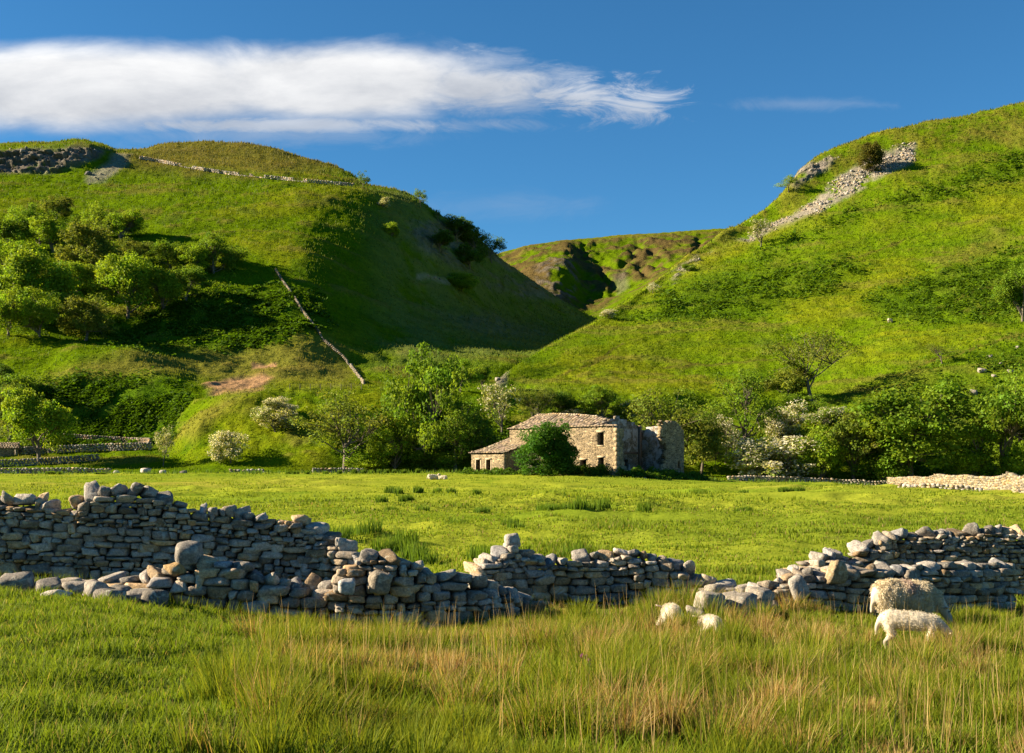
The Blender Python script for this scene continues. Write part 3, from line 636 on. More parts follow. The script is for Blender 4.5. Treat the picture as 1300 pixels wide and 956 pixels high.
FS2 = [(908, 21.6, (.4,.36,.34), 'dark rounded stone at the end of the wall before the gap'), (922, 21.9, (.3,.3,.22), 'small grey stone lying in the gap between the walls'), (900, 19.2, (.6,.44,.46), 'mossy flat boulder in the rushes before the gap'),
       (934, 19.5, (.62,.44,.44), 'long grey boulder lying beside the mossy one in the gap'), (944, 21.2, (.34,.3,.34), 'pale sunlit stone leaning at the start of the right wall'), (883, 18.9, (.3,.3,.2), 'small lichen spotted stone beside the lambs'), (962, 19.8, (.42,.4,.46), 'brown stone at the foot of the right wall end')]
for i, (px, Y, dm, lb) in enumerate(FS2):
    boulder('fallen_stone', lb, on_ground(px, Y), dm, 340 + i, i * .9, (.25, .22, .18), group='stones fallen in the gap between the walls', sink=.02)
b = pix(650, 686, 21.9); boulder('boulder', 'pale angular stone perched on the left end of the centre wall', b, (.3, .3, .26), 361, .3, (.3, .28, .25), sink=.5)
b = pix(1062, 727, 21.0); boulder('boulder', 'upright warm brown block in the front wall of the right fold', b, (.34, .3, .42), 362, .2, (.26, .2, .12), sink=.5)
b = pix(1013, 748, 20.75); boulder('boulder', 'large upright grey slab set in the end of the right front wall', b, (.32, .26, .44), 363, .1, (.27, .25, .22), sink=.5)
b = pix(482, 737, 18.35); boulder('boulder', 'large round brown boulder set in the pillar end of the middle wall', b, (.36, .3, .34), 364, .1, (.21, .18, .14), sink=.5)
b = pix(440, 744, 18.2); boulder('boulder', 'white angular stone leaning against the pillar end of the middle wall', b, (.28, .22, .24), 365, .5, (.36, .35, .33), sink=.5)

def far_wall(label, pts, height, size, seed, base=(.30, .28, .25), thick=.55, gap=None, group=None, miss=0.0):
    """pts: world points along the wall foot"""
    r = np.random.default_rng(seed); P = np.array(pts, float); seg = np.linalg.norm(np.diff(P, axis=0), axis=1); S_ = np.concatenate([[0], np.cumsum(seg)]); Ln = S_[-1]
    root_loc = P[len(P) // 2]; acc = Acc(); z = 0
    while z < height:
        h = size * r.uniform(.5, .8); q = -r.uniform(0, size)
        while q < Ln:
            l = size * r.uniform(.7, 1.6); qc = min(max(q + l / 2, 0), Ln); q += l
            hv = height * (1 + .35 * perlin(qc * .11, seed * 1.7) + .12 * perlin(qc * .9, seed))
            if miss and perlin(qc * .12, seed * 3.3) > .42 - miss: hv *= .25
            if z > hv: continue
            c = np.array([np.interp(qc, S_, P[:, i]) for i in range(3)]); i = min(np.searchsorted(S_, qc), len(P) - 1); i = max(i, 1); d = P[i] - P[i - 1]; a = math.atan2(d[1], d[0])
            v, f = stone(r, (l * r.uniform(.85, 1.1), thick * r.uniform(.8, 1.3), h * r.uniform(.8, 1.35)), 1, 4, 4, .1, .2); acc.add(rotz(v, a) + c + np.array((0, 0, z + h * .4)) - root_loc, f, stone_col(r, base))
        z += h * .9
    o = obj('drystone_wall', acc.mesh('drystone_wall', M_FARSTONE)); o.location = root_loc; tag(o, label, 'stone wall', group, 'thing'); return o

def line_on(p, pts, n=24):
    xs = np.linspace(0, 1, n); t = np.linspace(0, 1, len(pts)); q = np.array(pts, float)
    return [p.at(np.interp(x, t, q[:, 0]), np.interp(x, t, q[:, 1])) for x in xs]
def line_g(pts, n=30):
    q = np.array(pts, float); t = np.linspace(0, 1, len(pts)); out = []
    for x in np.linspace(0, 1, n):
        u = np.interp(x, t, q[:, 0]); Y = np.interp(x, t, q[:, 1]); out.append(on_ground(u, Y))
    return out
PALE = (.21, .18, .125)
far_wall('pale sunlit limestone wall coming in from the right edge below the trees', line_g([(1128, 195), (1200, 142), (1310, 94), (1400, 78)]), 1.55, .42, 51, PALE)
far_wall('long low pale wall along the foot of the blossoming bushes', line_g([(938, 198), (1000, 200), (1060, 200), (1128, 199)]), 1.0, .5, 52, (.26, .23, .18))
far_wall('short ruined grey wall lying in the field in front of the pale wall', line_g([(1143, 108), (1185, 105), (1245, 103)]), .42, .38, 53, (.3, .27, .23), miss=.15)
far_wall('wall remnant descending to the shadow beside the ruin', line_g([(925, 192), (938, 196), (950, 199)]), .7, .5, 54, (.34, .3, .24))
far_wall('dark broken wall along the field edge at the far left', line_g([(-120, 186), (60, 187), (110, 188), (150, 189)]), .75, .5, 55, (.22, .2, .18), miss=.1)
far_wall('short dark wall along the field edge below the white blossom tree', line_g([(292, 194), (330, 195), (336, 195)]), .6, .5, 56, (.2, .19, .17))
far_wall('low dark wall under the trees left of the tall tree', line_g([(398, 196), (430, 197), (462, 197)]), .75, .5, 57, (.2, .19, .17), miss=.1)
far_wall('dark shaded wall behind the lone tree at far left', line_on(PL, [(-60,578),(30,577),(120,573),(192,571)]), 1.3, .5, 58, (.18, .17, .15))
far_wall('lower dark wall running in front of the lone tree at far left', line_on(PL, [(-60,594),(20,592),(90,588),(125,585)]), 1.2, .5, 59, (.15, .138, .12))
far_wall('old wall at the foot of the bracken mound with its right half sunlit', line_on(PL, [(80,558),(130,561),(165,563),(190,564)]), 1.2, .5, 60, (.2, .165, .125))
far_wall('grey wall climbing straight up the left hillside', line_on(PL, [(462,488),(447,468),(434,453),(414,436),(400,417),(383,395),(374,379),(358,357),(350,344)], 70), .8, .5, 61, (.18, .16, .125), .5, miss=.25)
far_wall('wall along the upper edge of the left hill below the crest', line_on(PL, [(178,202),(215,209),(250,216),(290,222),(330,226),(380,231),(448,237)], 50), 1.5, .9, 62, (.26, .235, .2), miss=.1)

# scattered boulders on the hillsides
HB = [(1247,472,9,'largest pale boulder on the right hillside below the skyline trees'),(1236,500,10,'square pale boulder above the right hand trees'),(1256,454,6,'small pale boulder uppermost in the right hand stones'),
      (1283,472,6,'grey boulder near the right edge level with the largest one'),(1292,442,5,'small stone on the bank close to the right edge'),(1262,478,5,'small boulder just right of the largest pale one'),
      (1129,410,4,None),(1270,462,4,'low stone between the boulders on the right bank'),(632,480,8,'dark crag boulder at the toe of the right hill'),(617,490,7,'pale boulder beside the dark crag at the hill toe'),(604,494,7,'lowest pale boulder at the hill toe'),
      (1025,204,6,None)]
for i, (px, py, s_, lb) in enumerate(HB):
    if not lb: continue
    p = PR.at(px, py); k = s_ * p[1] / F; boulder('boulder', lb, p, (k * 1.15, k * .9, k * .7), 400 + i, i, (.22, .2, .165), 3, M_FARSTONE, group='boulders on the right hillside')
for i, (px, lb) in enumerate([(148, 'small pale stone at the field edge left of the two larger ones'), (185, 'largest pale rounded stone at the left field edge'), (207, 'pale stone half hidden in grass right of the largest one'), (233, 'dark upright stone standing at the left field edge')]):
    k = (.9, 1.7, 1.3, 1.0)[i]; boulder('boulder', lb, on_ground(px, 188), (k * 1.1, k * .8, k * .65), 430 + i, i, (.36, .33, .29) if i < 3 else (.12, .11, .1), 2, M_FARSTONE, group='stones at the left field edge')

def rock_stuff(name, label, p, weight, n, smin, smax, seed, base):
    r = np.random.default_rng(seed); pts, i, j = p.scatter(n, weight, r); acc = Acc()
    for q in pts:
        k = r.uniform(smin, smax) * (1 if r.random() > .06 else 2); v, f = stone(r, (k * r.uniform(.8, 1.5), k, k * r.uniform(.5, .9)), 1, 3.5, 4, .1, .3); acc.add(rotz(v, r.uniform(0, 6)) + q + np.array((0, 0, k * .1)), f, stone_col(r, base))
    tag(obj(name, acc.mesh(name, M_FARSTONE)), label, 'scree', kind='stuff')
rock_stuff('scree', 'grey stony scree below the crest of the right hill', PR, PR.scree ** 1.3 * smooth(-.35, .2, fbm(PR.X * .12, PR.Y * .12, 3)), 4200, .22, .85, 71, (.25, .225, .195))
rock_stuff('crag_debris', 'broken rock on the scars of the left hill', PL, np.clip(PL.rk * smooth(330, 180, PL.P) + PL.scree, 0, 1), 700, .4, 1.3, 72, (.15, .135, .12))

# ------------------------------------------------------------------ the ruined farmhouse
HC = np.array((13.74, 155.0)); HA = np.array((-.70711, .70711)); HG = np.array((.70711, .70711))   # corner, along the front, along the gable
def hp(s, d, z=0.0):
    q = HC + HA * s + HG * d; return np.array((q[0], q[1], z))
HOUSE = empty('ruined_farmhouse', (*(HC + HA * 9 + HG * 5), .2))
tag(HOUSE, 'roofless-ended ruined stone farmhouse with a sagging slate roof and lean-to', 'farmhouse', kind='thing')
HO = np.array(HOUSE.location)

def wall_cells(name, mat, org, dirv, nrm, length, zlo, zhi, thick, solid, cell=.3, jit=.045, seed=1, parent=HOUSE, cuts_s=(), cuts_z=()):
    """wall slab of length x height with openings and ragged tops; solid(s, z) says where there is masonry"""
    r = np.random.default_rng(seed)
    def axis(a, b, cuts):
        x = list(np.linspace(a, b, max(2, int(round((b - a) / cell)) + 1)))
        for c in cuts:
            k = int(np.argmin([abs(c - q) for q in x])); x[k] = c
        return np.array(sorted(x))
    xs = axis(0, length, cuts_s); zs = axis(zlo, zhi, cuts_z); ns, nz = len(xs) - 1, len(zs) - 1
    sc, zc = (xs[:-1] + xs[1:]) / 2, (zs[:-1] + zs[1:]) / 2
    G = np.zeros((ns + 2, nz + 2), bool)
    for i in range(ns):
        for j in range(nz): G[i + 1, j + 1] = solid(sc[i], zc[j])
    keep = set(list(cuts_s)); keepz = set(list(cuts_z))
    vid = {}; V = []; Fc = []
    jt = r.normal(scale=jit, size=(ns + 1, nz + 1, 3))
    def vert(i, j, side):
        k = (i, j, side)
        if k not in vid:
            ds, dz, dn = jt[i, j]
            s_ = xs[i] + (0 if xs[i] in keep or i in (0, ns) else ds); z_ = zs[j] + (0 if zs[j] in keepz else dz)
            w = dn * .5 + (0 if side == 0 else -thick)
            q = org[:2] + dirv * s_ + nrm * w; V.append((q[0] - HO[0], q[1] - HO[1], z_ - HO[2])); vid[k] = len(V) - 1
        return vid[k]
    for i in range(ns):
        for j in range(nz):
            if not G[i + 1, j + 1]: continue
            a = [vert(i, j, 0), vert(i + 1, j, 0), vert(i + 1, j + 1, 0), vert(i, j + 1, 0)]; b = [vert(i, j, 1), vert(i + 1, j, 1), vert(i + 1, j + 1, 1), vert(i, j + 1, 1)]
            Fc.append(a); Fc.append(b[::-1])
            if not G[i, j + 1]: Fc.append([a[0], a[3], b[3], b[0]])
            if not G[i + 2, j + 1]: Fc.append([a[1], b[1], b[2], a[2]])
            if not G[i + 1, j]: Fc.append([a[0], b[0], b[1], a[1]])
            if not G[i + 1, j + 2]: Fc.append([a[3], a[2], b[2], b[3]])
    return obj(name, mesh_np(name, V, Fc, None, mat), parent)

def slab(name, mat, org, dirv, nrm, s0, s1, z0, z1, w0, w1, parent):
    P_ = []
    for s_ in (s0, s1):
        for w in (w0, w1):
            for z_ in (z0, z1):
                q = org[:2] + dirv * s_ + nrm * w; P_.append((q[0] - HO[0], q[1] - HO[1], z_ - HO[2]))
    f = [(0, 1, 3, 2), (4, 6, 7, 5), (0, 4, 5, 1), (2, 3, 7, 6), (0, 2, 6, 4), (1, 5, 7, 3)]
    return obj(name, mesh_np(name, P_, f, None, mat), parent)

M_LINTEL = mat_plain('dressed_stone', (.33, .26, .165), .9, .25, 2.5); M_TIMBER = mat_plain('old_timber', (.13, .09, .06), .9, .3, 5)
M_QUOIN = mat_plain('corner_stone', (.30, .225, .13), .9, .45, 3.0)
EAVE = 6.76
def eave_line(s): return EAVE + .18 * perlin(s * .4, 1.0)
# front wall: s = 0 at the near corner, growing to the back left
def front_solid(s, z):
    if 2.28 < s < 3.28 and 4.3 < z < 6.0: return False
    if 2.2 < s < 3.15 and .95 < z < 2.65: return False
    if 5.3 < s < 6.4 and z < 2.35: return False
    if 10.5 < s < 11.4 and 1.2 < z < 2.7: return False
    return z < eave_line(s) - (.0 if s > .9 else .25 * (1 - s))
fw_ = wall_cells('front_wall', M_HOUSE, HC, HA, -HG, 19.9, -1.0, 7.2, .6, front_solid, .34, .03, 3, HOUSE, (2.28, 3.28, 2.2, 3.15, 5.3, 6.4), (4.3, 6.0, .95, 2.65, 2.35))
for (a0, a1, zt) in ((2.08, 3.48, 6.0), (2.0, 3.35, 2.65), (5.1, 6.6, 2.35)): slab('lintel', M_LINTEL, HC, HA, -HG, a0, a1, zt, zt + .26, -.3, .045, fw_)
for (a0, a1, zt) in ((2.15, 3.4, 4.3), (2.05, 3.3, .95)): slab('sill', M_LINTEL, HC, HA, -HG, a0, a1, zt - .16, zt, -.3, .06, fw_)
for z0 in np.arange(-.3, 6.2, .62): slab('quoin', M_QUOIN, HC, HA, -HG, -.02, .55 if int(z0 / .62) % 2 else .34, z0, z0 + .61, -.34 if int(z0 / .62) % 2 else -.56, .008, fw_)
# gable end: near stub, gap with rubble, far stub with its sloping top
def gable_solid(d, z):
    n = perlin(d * .9, z * .9) * .8 + perlin(d * 2.1, z * 2.3) * .5 + perlin(d * 3.7 + 4, z * 1.3) * .4
    if 13.15 < d < 13.75 and 1.2 < z < 2.1: return False
    if d < 3.6:
        return z < 6.7 - .35 * n - .2 * d and d < 1.5 + n * .7 + 1.2 * smooth(2.2, .2, z)
    if d > 8.6:
        top = 7.65 + .95 * n if d < 13.2 else 7.5 - (d - 13.2) * .75
        left = 9.6 + n * 1.1 + .9 * smooth(6.4, 3.5, z) - 1.0 * smooth(2.4, .4, z)
        return z < top and d > left
    return z < .5 + .55 * n
wall_cells('gable_wall', M_HOUSE, HC + HG * .62 - HA * .012, HG, -HA, 13.98, -1.6, 8.2, .62, lambda d, z: gable_solid(d + .62, z), .21, .045, 4, HOUSE, (12.53, 13.13), (1.2, 2.1))
# back wall, outer return of the far wing, inner partition with plaster
wall_cells('back_wall', M_PLASTER, HC + HG * 11.4 + HA * .66, HA, -HG, 19.2, -1.2, 8, .6, lambda s, z: z < 7.2 - .5 * smooth(.5, 5, s) + .5 * perlin(s * 1.2, z) - 1.6 * smooth(1.8, .2, s) * 0, .45, .05, 5)
wall_cells('wing_wall', M_HOUSE, HC + HG * 14.6 + HA * .64, HA, HG, 6.5, -1.8, 7, .55, lambda s, z: z < 6.3 + .3 * perlin(s, z), .45, .04, 6)
def part_solid(d, z):
    top = 6.7 + (8.45 - 6.7) * min(d / 5.3, 1) if d < 5.3 else 8.45 - (d - 5.3) * .24
    if 6.7 < d < 7.9 and z < 2.4: return False
    return z < top - .1 + .4 * perlin(d * 1.6, 1.5)
pw = wall_cells('partition_wall', M_PLASTER, HC + HA * 4.8 + HG * .6, HG, -HA, 10.2, -.8, 8.8, .45, part_solid, .4, .03, 7)
wall_cells('added_window_backing', M_HOUSE, HC + HA * 1.2 + HG * 1.7, HA, -HG, 3.4, -.6, 6.4, .4, lambda s, z: z < 6.2, .4, .03, 71)  # wall added behind the front windows so their openings look dark
slab('chimney_breast', M_PLASTER, HC + HA * 4.8 + HG * .6, HG, -HA, 3.2, 4.9, .2, 5.4, .0, .55, pw)
slab('floor_beam', M_TIMBER, HC + HA * 4.8 + HG * .6, HG, -HA, .3, 9.6, 3.2, 3.5, .03, .3, pw)
slab('corner_strip', M_TIMBER, HC + HA * 4.8 + HG * .6, HG, -HA, 9.75, 10.1, .0, 7.2, .02, .4, pw)  # dark upright strip in the corner with the back wall
wall_cells('end_wall', M_HOUSE, HC + HA * 19.9 + HG * .6, HG, HA, 10.8, -.6, 9.2, .6, lambda d, z: z < min(6.75 + (d + .6) * .37, 6.75 + (11.4 - d) * .37), .5, .03, 8)

def roof_sheet(name, mat, fn, s0, s1, ns, nd, thick, seed, cover, parent, sag=0.0):
    """slated pitch: fn(s, t) -> point, t 0 at the eave to 1 at the ridge; courses of slates step and lift, holes where cover(s, t) fails"""
    r = np.random.default_rng(seed); acc = Acc(); ss = np.linspace(s0, s1, ns + 1)
    for j in range(nd):
        t0, t1 = j / nd, (j + 1.25) / nd; shift = r.uniform(0, 1)
        for i in range(ns + 1):
            a0 = s0 + (s1 - s0) * (i - shift + r.uniform(-.1, .1)) / ns; a1 = a0 + (s1 - s0) / ns * r.uniform(.9, 1.02)
            a0 = max(a0, s0); a1 = min(a1, s1)
            if a1 - a0 < .05 or not cover((a0 + a1) / 2, (t0 + t1) / 2): continue
            lift = r.uniform(.015, .06) if r.random() > .06 else .13
            q = [fn(a0, t0), fn(a1, t0), fn(a1, min(t1, 1.02)), fn(a0, min(t1, 1.02))]
            up = [lift + thick, lift + thick, .01 + thick * .5, .01 + thick * .5]
            lo = [np.array(p) - HO for p in q]; hi = [p + np.array((0, 0, u)) for p, u in zip(lo, up)]
            acc.add(lo + hi, [(3, 2, 1, 0), (4, 5, 6, 7), (0, 1, 5, 4), (1, 2, 6, 5), (2, 3, 7, 6), (3, 0, 4, 7)], np.array((.20, .158, .112)) * r.uniform(.5, 1.5) * np.array((1, r.uniform(.92, 1.02), r.uniform(.8, 1.05))))
    return obj(name, acc.mesh(name, M_FARSTONE), parent)
def main_pitch(s, t):
    ridge = 8.97 - .75 * smooth(17, 4, s) + .14 * perlin(s * .5, 2.0); e = EAVE + .05 + .18 * perlin(s * .4, 1.0)
    z = e + (ridge - e) * t - (.25 + .35 * smooth(16, 6, s)) * math.sin(math.pi * t) * .55 + .12 * perlin(s * .7, t * 3)
    return hp(s, -.25 + 6.1 * t, z)
def main_cover(s, t): return t < 1.05 - .75 * smooth(9.0, 1.0, s) + .22 * perlin(s * .9, t * 2.0) and not (s < .7 + .6 * perlin(t * 4, s)) and not (s < 6 and perlin(s * 1.7 + 5, t * 5) > .32)
rf = roof_sheet('roof', M_FARSTONE, main_pitch, .2, 20.2, 34, 13, .05, 9, main_cover, HOUSE)
def back_pitch(s, t): return hp(s, 12.0 - 6.1 * t, EAVE + .1 + (8.3 - EAVE) * t + .1 * perlin(s * .7, t * 3))
roof_sheet('roof', M_FARSTONE, back_pitch, 5.2, 20.2, 22, 8, .05, 10, lambda s, t: t < 1.1 - .5 * smooth(11, 6, s), HOUSE)
acc = Acc(); r = np.random.default_rng(90)
for i in range(26):
    s_ = 8.6 + i * .45; v, f = stone(r, (.5, .36, .2), 1, 5, 2, .05, .06); acc.add(rotz(v, math.atan2(HA[1], HA[0])) + main_pitch(s_, 1.0) + np.array((0, 0, .1)) - HO, f, stone_col(r, (.4, .33, .24)))
obj('ridge_stone', acc.mesh('ridge_stone', M_FARSTONE), rf)
for s_ in (1.6, 2.6, 3.6, 4.5, 6.2):
    P0 = main_pitch(s_, .02); P1 = main_pitch(s_, .55 if s_ < 4 else .9); dz = np.array((0, 0, -.14)); n_ = HA * .07
    V = []
    for p_ in (P0, P1):
        for k in (-1, 1):
            for h_ in (0, -.14): V.append(p_ + np.array((n_[0] * k, n_[1] * k, h_ - .06)) - HO)
    obj('rafter', mesh_np('rafter', V, [(0, 1, 3, 2), (4, 6, 7, 5), (0, 4, 5, 1), (2, 3, 7, 6), (0, 2, 6, 4), (1, 5, 7, 3)], None, M_TIMBER), rf)
# lean-to at the left: low wall with two doorways, dark side, stone slate roof
LO = HC + HG * -4.3 + HA * 16.6
def lean_solid(s, z):
    if 2.75 < s < 3.65 and z < 2.4: return False
    if 4.85 < s < 5.75 and z < 2.45: return False
    return z < 3.35
LT = empty('lean_to', (0, 0, 0)); LT.parent = HOUSE
lw = wall_cells('lean_to_wall', M_HOUSE, LO, HA, -HG, 6.7, -.6, 3.5, .55, lean_solid, .3, .025, 12, LT, (2.75, 3.65, 4.85, 5.75), (2.4,))
lw2 = wall_cells('lean_to_wall', M_HOUSE, LO + HG * .03, HG, -HA, 8.0, -.6, 5.8, .5, lambda d, z: z < 3.3 + d * .275, .4, .025, 13, LT)
wall_cells('lean_to_wall', M_HOUSE, LO + HG * .03 + HA * 6.7, HG, HA, 8.0, -.6, 5.8, .5, lambda d, z: z < 3.3 + d * .275, .4, .025, 14, LT)
wall_cells('lean_to_wall', M_HOUSE, LO + HG * 7.9, HA, HG, 6.7, -.6, 5.6, .5, lambda s, z: z < 5.3, .5, .025, 15, LT)
for (a0, a1) in ((2.55, 3.85), (4.65, 5.95)):
    slab('lean_to_lintel', M_LINTEL, LO, HA, -HG, a0, a1, 2.4, 2.66, -.3, .04, LT)
    slab('door_jamb', M_LINTEL, LO, HA, -HG, a0 + .02, a0 + .2, -.3, 2.395, -.3, .035, LT); slab('door_jamb', M_LINTEL, LO, HA, -HG, a1 - .2, a1 - .02, -.3, 2.395, -.3, .035, LT)
def lean_pitch(s, t):
    q = LO + HA * s + HG * (-.35 + 8.5 * t); return np.array((q[0], q[1], 3.36 + 2.33 * t - .12 * math.sin(math.pi * t) + .06 * perlin(s, t * 4)))
roof_sheet('lean_to_roof', M_FARSTONE, lean_pitch, -.3, 7.0, 13, 15, .05, 16, lambda s, t: True, LT)
# fallen masonry under the broken gable
acc = Acc(); r = np.random.default_rng(91)
for i in range(420):
    d = r.uniform(.6, 11); w = abs(r.normal(scale=1.3)) + .1 if r.random() > .35 else -r.uniform(.2, 3); q = HC + HG * d - HA * w
    hgt = max(0, 1.1 - abs(w) * .45) * (1 - ((d - 5.5) / 6.5) ** 2); k = r.uniform(.18, .5)
    v, f = stone(r, (k * 1.3, k, k * .7), 1, 4, 4, .08, .4); acc.add(rotz(v, r.uniform(0, 6)) + np.array((q[0], q[1], float(ground_z(q[0], q[1])) + hgt * r.uniform(.3, 1))), f, stone_col(r, (.38, .3, .19)))
tag(obj('rubble', acc.mesh('rubble', M_FARSTONE)), 'heap of fallen masonry spilling from the broken gable', 'rubble', kind='stuff')
# small stone hut at the far left edge
q0 = PL.at(4, 580); hut = empty('stone_hut', tuple(q0)); tag(hut, 'small dark stone hut with a slate roof at the far left edge', 'hut', kind='thing')
HO = np.array(hut.location); k = q0[1] / F
hd = np.array((.96, .28)); hn = np.array((.28, -.96)); ho = q0[:2] - hd * 24 * k
wall_cells('hut_wall', M_HOUSE, ho, hd, hn, 42 * k, q0[2] - .5, q0[2] + 12 * k, .5, lambda s, z: z < q0[2] + 11 * k and not (36 * k < s < 39.5 * k and z < q0[2] + 9 * k), .35, .03, 17, hut)
wall_cells('hut_wall', M_HOUSE, ho + hd * 42 * k, -hn, hd, 26 * k, q0[2] - .5, q0[2] + 20 * k, .5, lambda s, z: z < q0[2] + min(11 * k + s * .55, 11 * k + (26 * k - s) * .55), .35, .03, 18, hut)
def hut_pitch(s, t): q = ho + hd * s - hn * (-.3 + 13.5 * k * t); return np.array((q[0], q[1], q0[2] + 11 * k + 7.4 * k * t))
roof_sheet('hut_roof', M_FARSTONE, hut_pitch, -.3, 43 * k, 14, 8, .05, 19, lambda s, t: True, hut)
HO = np.array(HOUSE.location)

# ------------------------------------------------------------------ trees: trunk with limbs, crown of many small leaves
LEAFCOL = {'fresh': (.175, .270, .014), 'mid': (.120, .200, .013), 'olive': (.135, .178, .022), 'dark': (.072, .130, .011), 'deep': (.048, .125, .010), 'pale': (.20, .24, .05), 'yew': (.10, .105, .016)}
BLOSSOM = np.array((.62, .60, .48))

def tube(acc, pts, rads, k=5, col=(1, 1, 1)):
    pts = np.array(pts, float); V = []
    for i, p in enumerate(pts):
        d = pts[min(i + 1, len(pts) - 1)] - pts[max(i - 1, 0)]; d /= np.linalg.norm(d) + 1e-9
        a = np.cross(d, (0.3, 1, .2)); a /= np.linalg.norm(a) + 1e-9; b = np.cross(d, a)
        for q in range(k):
            t = 2 * math.pi * q / k; V.append(p + rads[i] * (a * math.cos(t) + b * math.sin(t)))
    Fc = []
    for i in range(len(pts) - 1):
        for q in range(k): Fc.append((i * k + q, i * k + (q + 1) % k, (i + 1) * k + (q + 1) % k, (i + 1) * k + q))
    acc.add(V, Fc, col)

SHAPES = {  # centre z, radius xy, radius z, lowest clump, clumps, leaves per clump, clump radius, leaf size, trunk radius
 'broad':  (.50, .44, .47, .05, 115, 125, (.08, .145), .030, .026),
 'tall':   (.52, .42, .47, .05, 125, 120, (.07, .13), .026, .022),
 'shrub':  (.40, .46, .52, .0, 80, 115, (.10, .18), .038, .018),
 'sparse': (.56, .44, .41, .08, 92, 62, (.07, .14), .025, .026),
 'bare':   (.60, .46, .37, .12, 90, 34, (.06, .12), .024, .018),
 'bush':   (.46, .48, .52, .0, 190, 125, (.07, .15), .032, .018),
 'thin':   (.52, .42, .45, .08, 52, 62, (.08, .15), .034, .022),
}
_proto = {}
def tree_proto(shape, colour, bloom, variant):
    key = (shape, colour, bloom, variant)
    if key in _proto: return _proto[key]
    r = np.random.default_rng(abs(hash((shape, colour))) % 1 + 1000 + 37 * variant + 101 * list(SHAPES).index(shape) + 7 * list(LEAFCOL).index(colour) + int(bloom * 10))
    cz, rx, rz_, low, nc, nl, cr, ls, tr = SHAPES[shape]
    # a few big lobes give the uneven outline; clumps fill them
    lobes = []
    for i in range(9):
        a = r.uniform(0, 6.283); e = r.uniform(-.5, 1); lobes.append((np.array((math.cos(a) * rx * .66 * math.sqrt(1 - e * e * .6), math.sin(a) * rx * .66 * math.sqrt(1 - e * e * .6), cz + rz_ * .62 * e)), r.uniform(.3, .62)))
    if shape == 'bush': lobes = [(np.array((0, 0, cz)), .95)] * 2 + lobes[:6]
    C = []
    while len(C) < nc:
        o_, k = lobes[r.integers(len(lobes))]; d = r.normal(size=3); d /= np.linalg.norm(d); q = o_ + d * np.array((rx, rx, rz_)) * k * r.uniform(.55, 1.0)
        if low < q[2] < 1.0: C.append(q)
    C = np.array(C)
    if shape == 'tall': C[:, :2] *= (1.05 - .32 * np.clip((C[:, 2] - .4) / .6, 0, 1))[:, None]
    C[:, :2] -= (C[:, :2].max(0) + C[:, :2].min(0)) / 2; C[:, :2] *= (.5 - cr[1] * .55) / np.abs(C[:, :2]).max(0); C[:, 2] *= .94 / C[:, 2].max()
    base = np.array(LEAFCOL[colour])
    P_, Nn, Cc, Sz = [], [], [], []
    for c in C:
        rad = r.uniform(cr[0] * .6, cr[1] * 1.1); n = int(nl * r.uniform(.5, 1.4) * min(1, (rad / cr[0]) ** 1.2)); d = r.normal(size=(n, 3)); d /= np.linalg.norm(d, axis=1, keepdims=True)
        rr = rad * r.uniform(.25, 1, n) ** .5; p = c + d * rr[:, None] * np.array((1.12, 1.12, .8))
        nn = d * .55 + r.normal(size=(n, 3)) * .6 + np.array((0, 0, .45)); nn /= np.linalg.norm(nn, axis=1, keepdims=True)
        cc = base * r.uniform(.72, 1.28) * r.uniform(.7, 1.35, (n, 1)) * np.array((r.uniform(.85, 1.18), 1, 1))
        if bloom:
            b = r.random(n) < bloom * r.uniform(.5, 1.4) * (.45 + .75 * (d[:, 2] > -.2)); cc[b] = BLOSSOM * r.uniform(.75, 1.2, (b.sum(), 1))
        P_.append(p); Nn.append(nn); Cc.append(cc); Sz.append(ls * r.uniform(.6, 1.3, n))
    P_ = np.concatenate(P_); Nn = np.concatenate(Nn); Cc = np.concatenate(Cc); Sz = np.concatenate(Sz)
    keep = P_[:, 2] > .005; P_, Nn, Cc, Sz = P_[keep], Nn[keep], Cc[keep], Sz[keep]
    t = np.cross(Nn, r.normal(size=Nn.shape)); t /= np.linalg.norm(t, axis=1, keepdims=True); b = np.cross(Nn, t)
    V = np.stack([P_ - t * Sz[:, None] * .55, P_ + b * Sz[:, None] * .38 + Nn * Sz[:, None] * .1, P_ + t * Sz[:, None] * .55, P_ - b * Sz[:, None] * .38 + Nn * Sz[:, None] * .1], 1).reshape(-1, 3)
    crown = mesh_np('crown', V, np.arange(len(V)).reshape(-1, 4), np.repeat(Cc, 4, 0), M_LEAF)
    acc = Acc(); tz = cz * .62; lean = r.normal(scale=.03, size=2)
    T = [np.array((lean[0] * s_, lean[1] * s_, s_ * tz)) for s_ in (0, .35, .7, 1)]; tube(acc, T, [tr * 1.35, tr, tr * .85, tr * .62], 7)
    order = np.argsort(-C[:, 2]); mains = r.choice(len(C), min(9, len(C)), replace=False); mids = []
    for i in mains:
        s_ = r.uniform(.35, 1); st = np.array((lean[0] * s_, lean[1] * s_, s_ * tz)); m_ = st * .45 + C[i] * .55 + r.normal(scale=.025, size=3) + np.array((0, 0, -.03)); mids.append(m_)
        tube(acc, [st, st * .6 + m_ * .4 + r.normal(scale=.012, size=3), m_, C[i]], [tr * .5, tr * .42, tr * .3, tr * .1], 5)
    for c in C:
        m_ = min(mids, key=lambda q: np.linalg.norm(q - c)); tube(acc, [m_, (m_ + c) / 2 + r.normal(scale=.02, size=3), c], [tr * .22, tr * .15, tr * .06], 4)
    trunk = acc.mesh('trunk', M_BARK, True)
    _proto[key] = (trunk, crown); return _proto[key]

